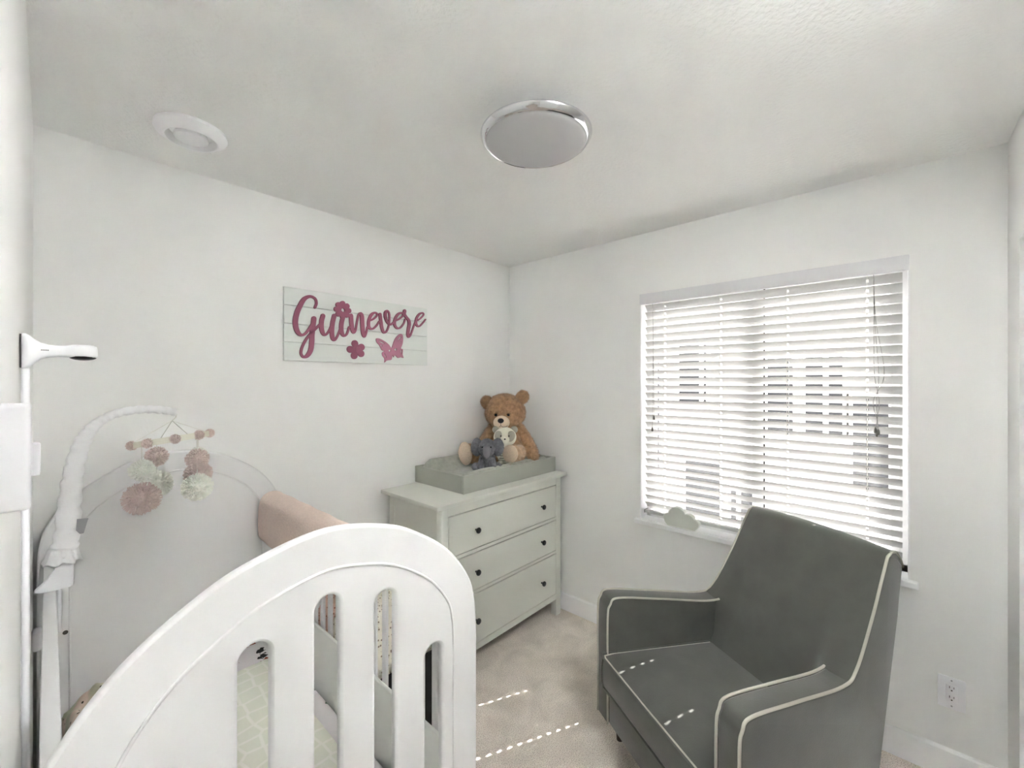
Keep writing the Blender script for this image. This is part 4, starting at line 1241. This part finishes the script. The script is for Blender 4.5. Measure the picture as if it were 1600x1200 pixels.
# the ring hangs slightly askew: its right side higher
tiltM = Matrix.Rotation(math.radians(-6.0), 3, 'Y') @ Matrix.Rotation(math.radians(-6.5), 3, 'X')
rg = MB()
prof = [(HR - 0.003, -0.0095), (HR + 0.003, -0.0095), (HR + 0.003, 0.0095), (HR - 0.003, 0.0095)]
NRG = 72
for k in range(NRG):
    a = 2 * PI * k / NRG
    for r, h in prof:
        rg.v.append(tuple(tiltM @ Vector((r * math.cos(a), r * math.sin(a), h))))
for k in range(NRG):
    l = (k + 1) % NRG
    for i in range(4):
        j = (i + 1) % 4
        rg.f.append((k * 4 + i, k * 4 + j, l * 4 + j, l * 4 + i))
rg.build('hoop', M['hoop'], hoop)
def ring_pt(deg, r=HR):
    a = math.radians(deg)
    return tiltM @ Vector((r * math.cos(a), r * math.sin(a), 0))
def pompom_mesh(r, m, seed, strands, wd):
    rnd = random.Random(seed)
    mb = MB().ball((0, 0, 0), r * 0.76, n=16, m=10)
    for k in range(strands):
        d = Vector((rnd.gauss(0, 1), rnd.gauss(0, 1), rnd.gauss(0, 1))).normalized()
        t = (Matrix.Rotation(rnd.random() * 6.28, 3, d) @ d.orthogonal().normalized())
        L_ = r * rnd.uniform(0.86, 1.06)
        dd = (d + Vector((rnd.uniform(-1, 1), rnd.uniform(-1, 1), rnd.uniform(-1, 1))) * 0.13).normalized()
        i = len(mb.v)
        a0 = d * r * 0.55
        mb.v += [tuple(a0 - t * wd * 0.5), tuple(a0 + t * wd * 0.5), tuple(dd * L_ + t * wd), tuple(dd * L_ - t * wd)]
        mb.f.append((i, i + 1, i + 2, i + 3))
    me = bpy.data.meshes.new('pompom'); me.from_pydata(mb.v, [], mb.f); me.materials.append(m)
    return me
def pom(p, r, m, seed, parent, strands=700, wd=0.0013):
    o = bpy.data.objects.new('pompom', pompom_mesh(r, m, seed, strands, wd))
    COL.objects.link(o); o.parent = parent; o.location = p
    plabel(o, 'pink pompom' if m is M['pom_pink'] else 'mint cream pompom')
    return o
# camera looks from -y and slightly -x: place rim pompoms on the near side
for deg, r in ((184, 0.0155), (226, 0.016), (266, 0.0155), (304, 0.0165), (350, 0.0155)):
    pom(ring_pt(deg, HR + 0.004), r, M['pom_pink'], deg, hoop, 800, 0.0007)
# four strings, each with two pompoms: (angle on the ring, drop and size of the upper, of the lower, colours)
for deg, d1, r1, d2, r2, c1, c2 in ((213, 0.081, 0.0335, 0.170, 0.049, 'pom_mint', 'pom_pink'), (107, 0.052, 0.034, 0.146, 0.0465, 'pom_pink', 'pom_mint'),
                                    (303, 0.078, 0.0335, 0.172, 0.0445, 'pom_pink', 'pom_mint'), (34, 0.073, 0.030, 0.140, 0.043, 'pom_mint', 'pom_pink')):
    p = ring_pt(deg)
    s_ = MB().tube([p, p + Vector((0, 0, -d2))], 0.0016, 6).build('string', M['string'], hoop)
    pom(p + Vector((0, 0, -d1)), r1, M[c1], deg + 1, s_, 1300, 0.0011)
    pom(p + Vector((0, 0, -d2)), r2, M[c2], deg + 2, s_, 1700, 0.0013)
apex = Vector((0.0, 0.0, 0.062))
top = Vector((0.292 - HC.x, 0.0, 1.474 - HC.z))
for deg in (15, 100, 190, 285):
    MB().tube([apex, ring_pt(deg) + Vector((0, 0, 0.0095))], 0.0010, 5).build('hanging_string', M['string'], hoop)
MB().tube([top, top * 0.5 + apex * 0.5 + Vector((0.004, 0, 0)), apex], 0.0016, 6).build('hanging_loop', M['string'], hoop)

# ------------------------------------------------------------------ baby monitor on its floor stand
mon = thing('baby_monitor', 'white camera baby monitor on a slim pole against the left wall', 'monitor', (-0.029, 1.20, 0))
def qrel(p):
    return (p[0] + 0.029, p[1] - 1.20, p[2])
MB().tube([(0, 0, 0.012), (0, 0, 1.607)], 0.0056, 14).build('pole', M['plastic'], mon, smooth=True)
MB().rbox(qrel((-0.0355, 1.17, 0.0)), qrel((-0.0205, 1.23, 0.012)), 0.003, 2).build('base', M['plastic'], mon, autos=40)
MB().box(qrel((-0.0358, 1.188, 1.608)), qrel((-0.0335, 1.212, 1.670))).build('gap_shade_strip', M['slot'], mon)  # dark strip that puts in the shade of the gap behind the mount
hd = MB()
secs = [(-0.0335, 1.606, 1.672, 0.014), (-0.029, 1.606, 1.6725, 0.017), (-0.024, 1.609, 1.669, 0.017), (-0.018, 1.616, 1.6625, 0.015), (-0.010, 1.6245, 1.656, 0.0125), (0.0, 1.6285, 1.6525, 0.0115), (0.012, 1.630, 1.6515, 0.0115), (0.024, 1.6295, 1.6525, 0.013), (0.032, 1.629, 1.6545, 0.020), (0.042, 1.629, 1.655, 0.0255), (0.052, 1.629, 1.655, 0.026), (0.060, 1.629, 1.6545, 0.022), (0.0655, 1.630, 1.652, 0.014), (0.0672, 1.633, 1.648, 0.006)]
K = 20
for x, z0, z1, hy in secs:
    for k in range(K):
        a = 2 * PI * k / K
        ca_, sa_ = math.cos(a), math.sin(a)
        yy = math.copysign(abs(ca_) ** 0.55, ca_) * hy; zz = math.copysign(abs(sa_) ** 0.55, sa_) * (z1 - z0) / 2 + (z0 + z1) / 2
        hd.v.append(qrel((x, 1.20 + yy, zz)))
for i in range(len(secs) - 1):
    for k in range(K):
        l = (k + 1) % K
        hd.f.append((i * K + k, i * K + l, (i + 1) * K + l, (i + 1) * K + k))
hd.f.append(tuple(range(K - 1, -1, -1))); hd.f.append(tuple((len(secs) - 1) * K + k for k in range(K)))
hdo = hd.build('camera_head', M['plastic'], mon, autos=60)
plabel(MB().ball(qrel((0.0465, 1.20, 1.6305)), (0.0195, 0.0225, 0.0062)).build('lens', M['black'], hdo, smooth=True), 'black lens dome')
mk = MB()
for k in range(5):
    x = -0.0095 + k * 0.0021
    mk.box(qrel((x, 1.20 - 0.01265, 1.6405)), qrel((x + 0.0014, 1.20 - 0.0105, 1.6425)))
plabel(mk.build('printed_mark', M['slot'], hdo), 'tiny dark print')

# ------------------------------------------------------------------ wall switch near the camera
M['switch'] = mat('toned_down_switch_plastic', (214, 214, 217), 0.45)  # colour darkened to offset the strong fill light on the box
sw = thing('wall_switch', 'white wall switch box with a rocker near the doorway', 'switch', (XL, 0.69, 1.504))
MB().rbox((0.0005, -0.035, -0.0545), (0.0245, 0.0, 0.0545), 0.004, 3).build('housing', M['switch'], sw, autos=40)
MB().rbox((0.0225, -0.022, -0.022), (0.0308, 0.006 - 0.012, 0.012), 0.002, 2).build('rocker', M['switch'], sw, autos=40)

# ------------------------------------------------------------------ outlet on the window wall
ot = thing('wall_outlet', 'white double wall outlet low on the window wall', 'outlet', (XW, -0.1647, 0.3405))
MB().rbox((-0.006, -0.0393, -0.0630), (-0.0003, 0.0393, 0.0630), 0.003, 2).build('cover_plate', M['outlet'], ot, autos=40)
fp = MB().rbox((-0.0085, -0.0168, -0.0335), (-0.0058, 0.0168, 0.0335), 0.002, 2).build('face', M['outlet'], ot, autos=40)
for zc in (-0.018, 0.020):
    st = MB()
    st.box((-0.0089, 0.0050, zc), (-0.0080, 0.0070, zc + 0.0085)).box((-0.0089, -0.0072, zc + 0.001), (-0.0080, -0.0054, zc + 0.0080))
    st.lathe([(0.0026, -0.0089), (0.0026, -0.0080)], (0, 0, zc - 0.0075), 12, 'x')
    plabel(st.build('socket', M['slot'], fp), 'dark socket slots')
for zc in (-0.0505, 0.0505):
    MB().lathe([(0.0028, -0.0066), (0.0028, -0.0055)], (0, 0, zc), 12, 'x').build('screw', M['tag'], ot)

# ------------------------------------------------------------------ cloud lamp on the sill
cloud = thing('cloud_lamp', 'small pale cloud lamp standing on the window sill', 'lamp', (2.4150, 0.899, WZ0), 0.0)
def cloud_loop(g):
    circ = [(-0.066, 0.040, 0.036), (-0.020, 0.068, 0.050), (0.040, 0.050, 0.040), (0.072, 0.036, 0.032)]
    base0, base1 = -0.094, 0.100
    pts = []
    # upper envelope of circles over a flat base
    n = 60
    top = []
    for i in range(n + 1):
        x = base0 - 0.006 + (base1 - base0 + 0.012) * i / n
        z = max([0.0] + [c[1] + math.sqrt(max(0, (c[2] + g) ** 2 - (x - c[0]) ** 2)) if abs(x - c[0]) <= c[2] + g else 0.0 for c in circ])
        if z > 0:
            top.append((x, z))
    lo = [(base1 - 0.006, 0.022 - g), (base1 - 0.022, 0.003 - g), (base0 + 0.020, 0.003 - g), (base0 + 0.004, 0.022 - g)]
    return [(-x, z) for x, z in top + lo]
bl_ = cloud_loop(0.0)
MB().prism(bl_, lambda p: (-0.014, p[0], max(0.0006, p[1])), lambda p: (0.012, p[0], max(0.0006, p[1]))).build('rim', M['cloud_rim'], cloud)
fl_ = cloud_loop(-0.004)
MB().prism(fl_, lambda p: (-0.0165, p[0], p[1]), lambda p: (-0.010, p[0], p[1])).build('face', M['cloud'], cloud)
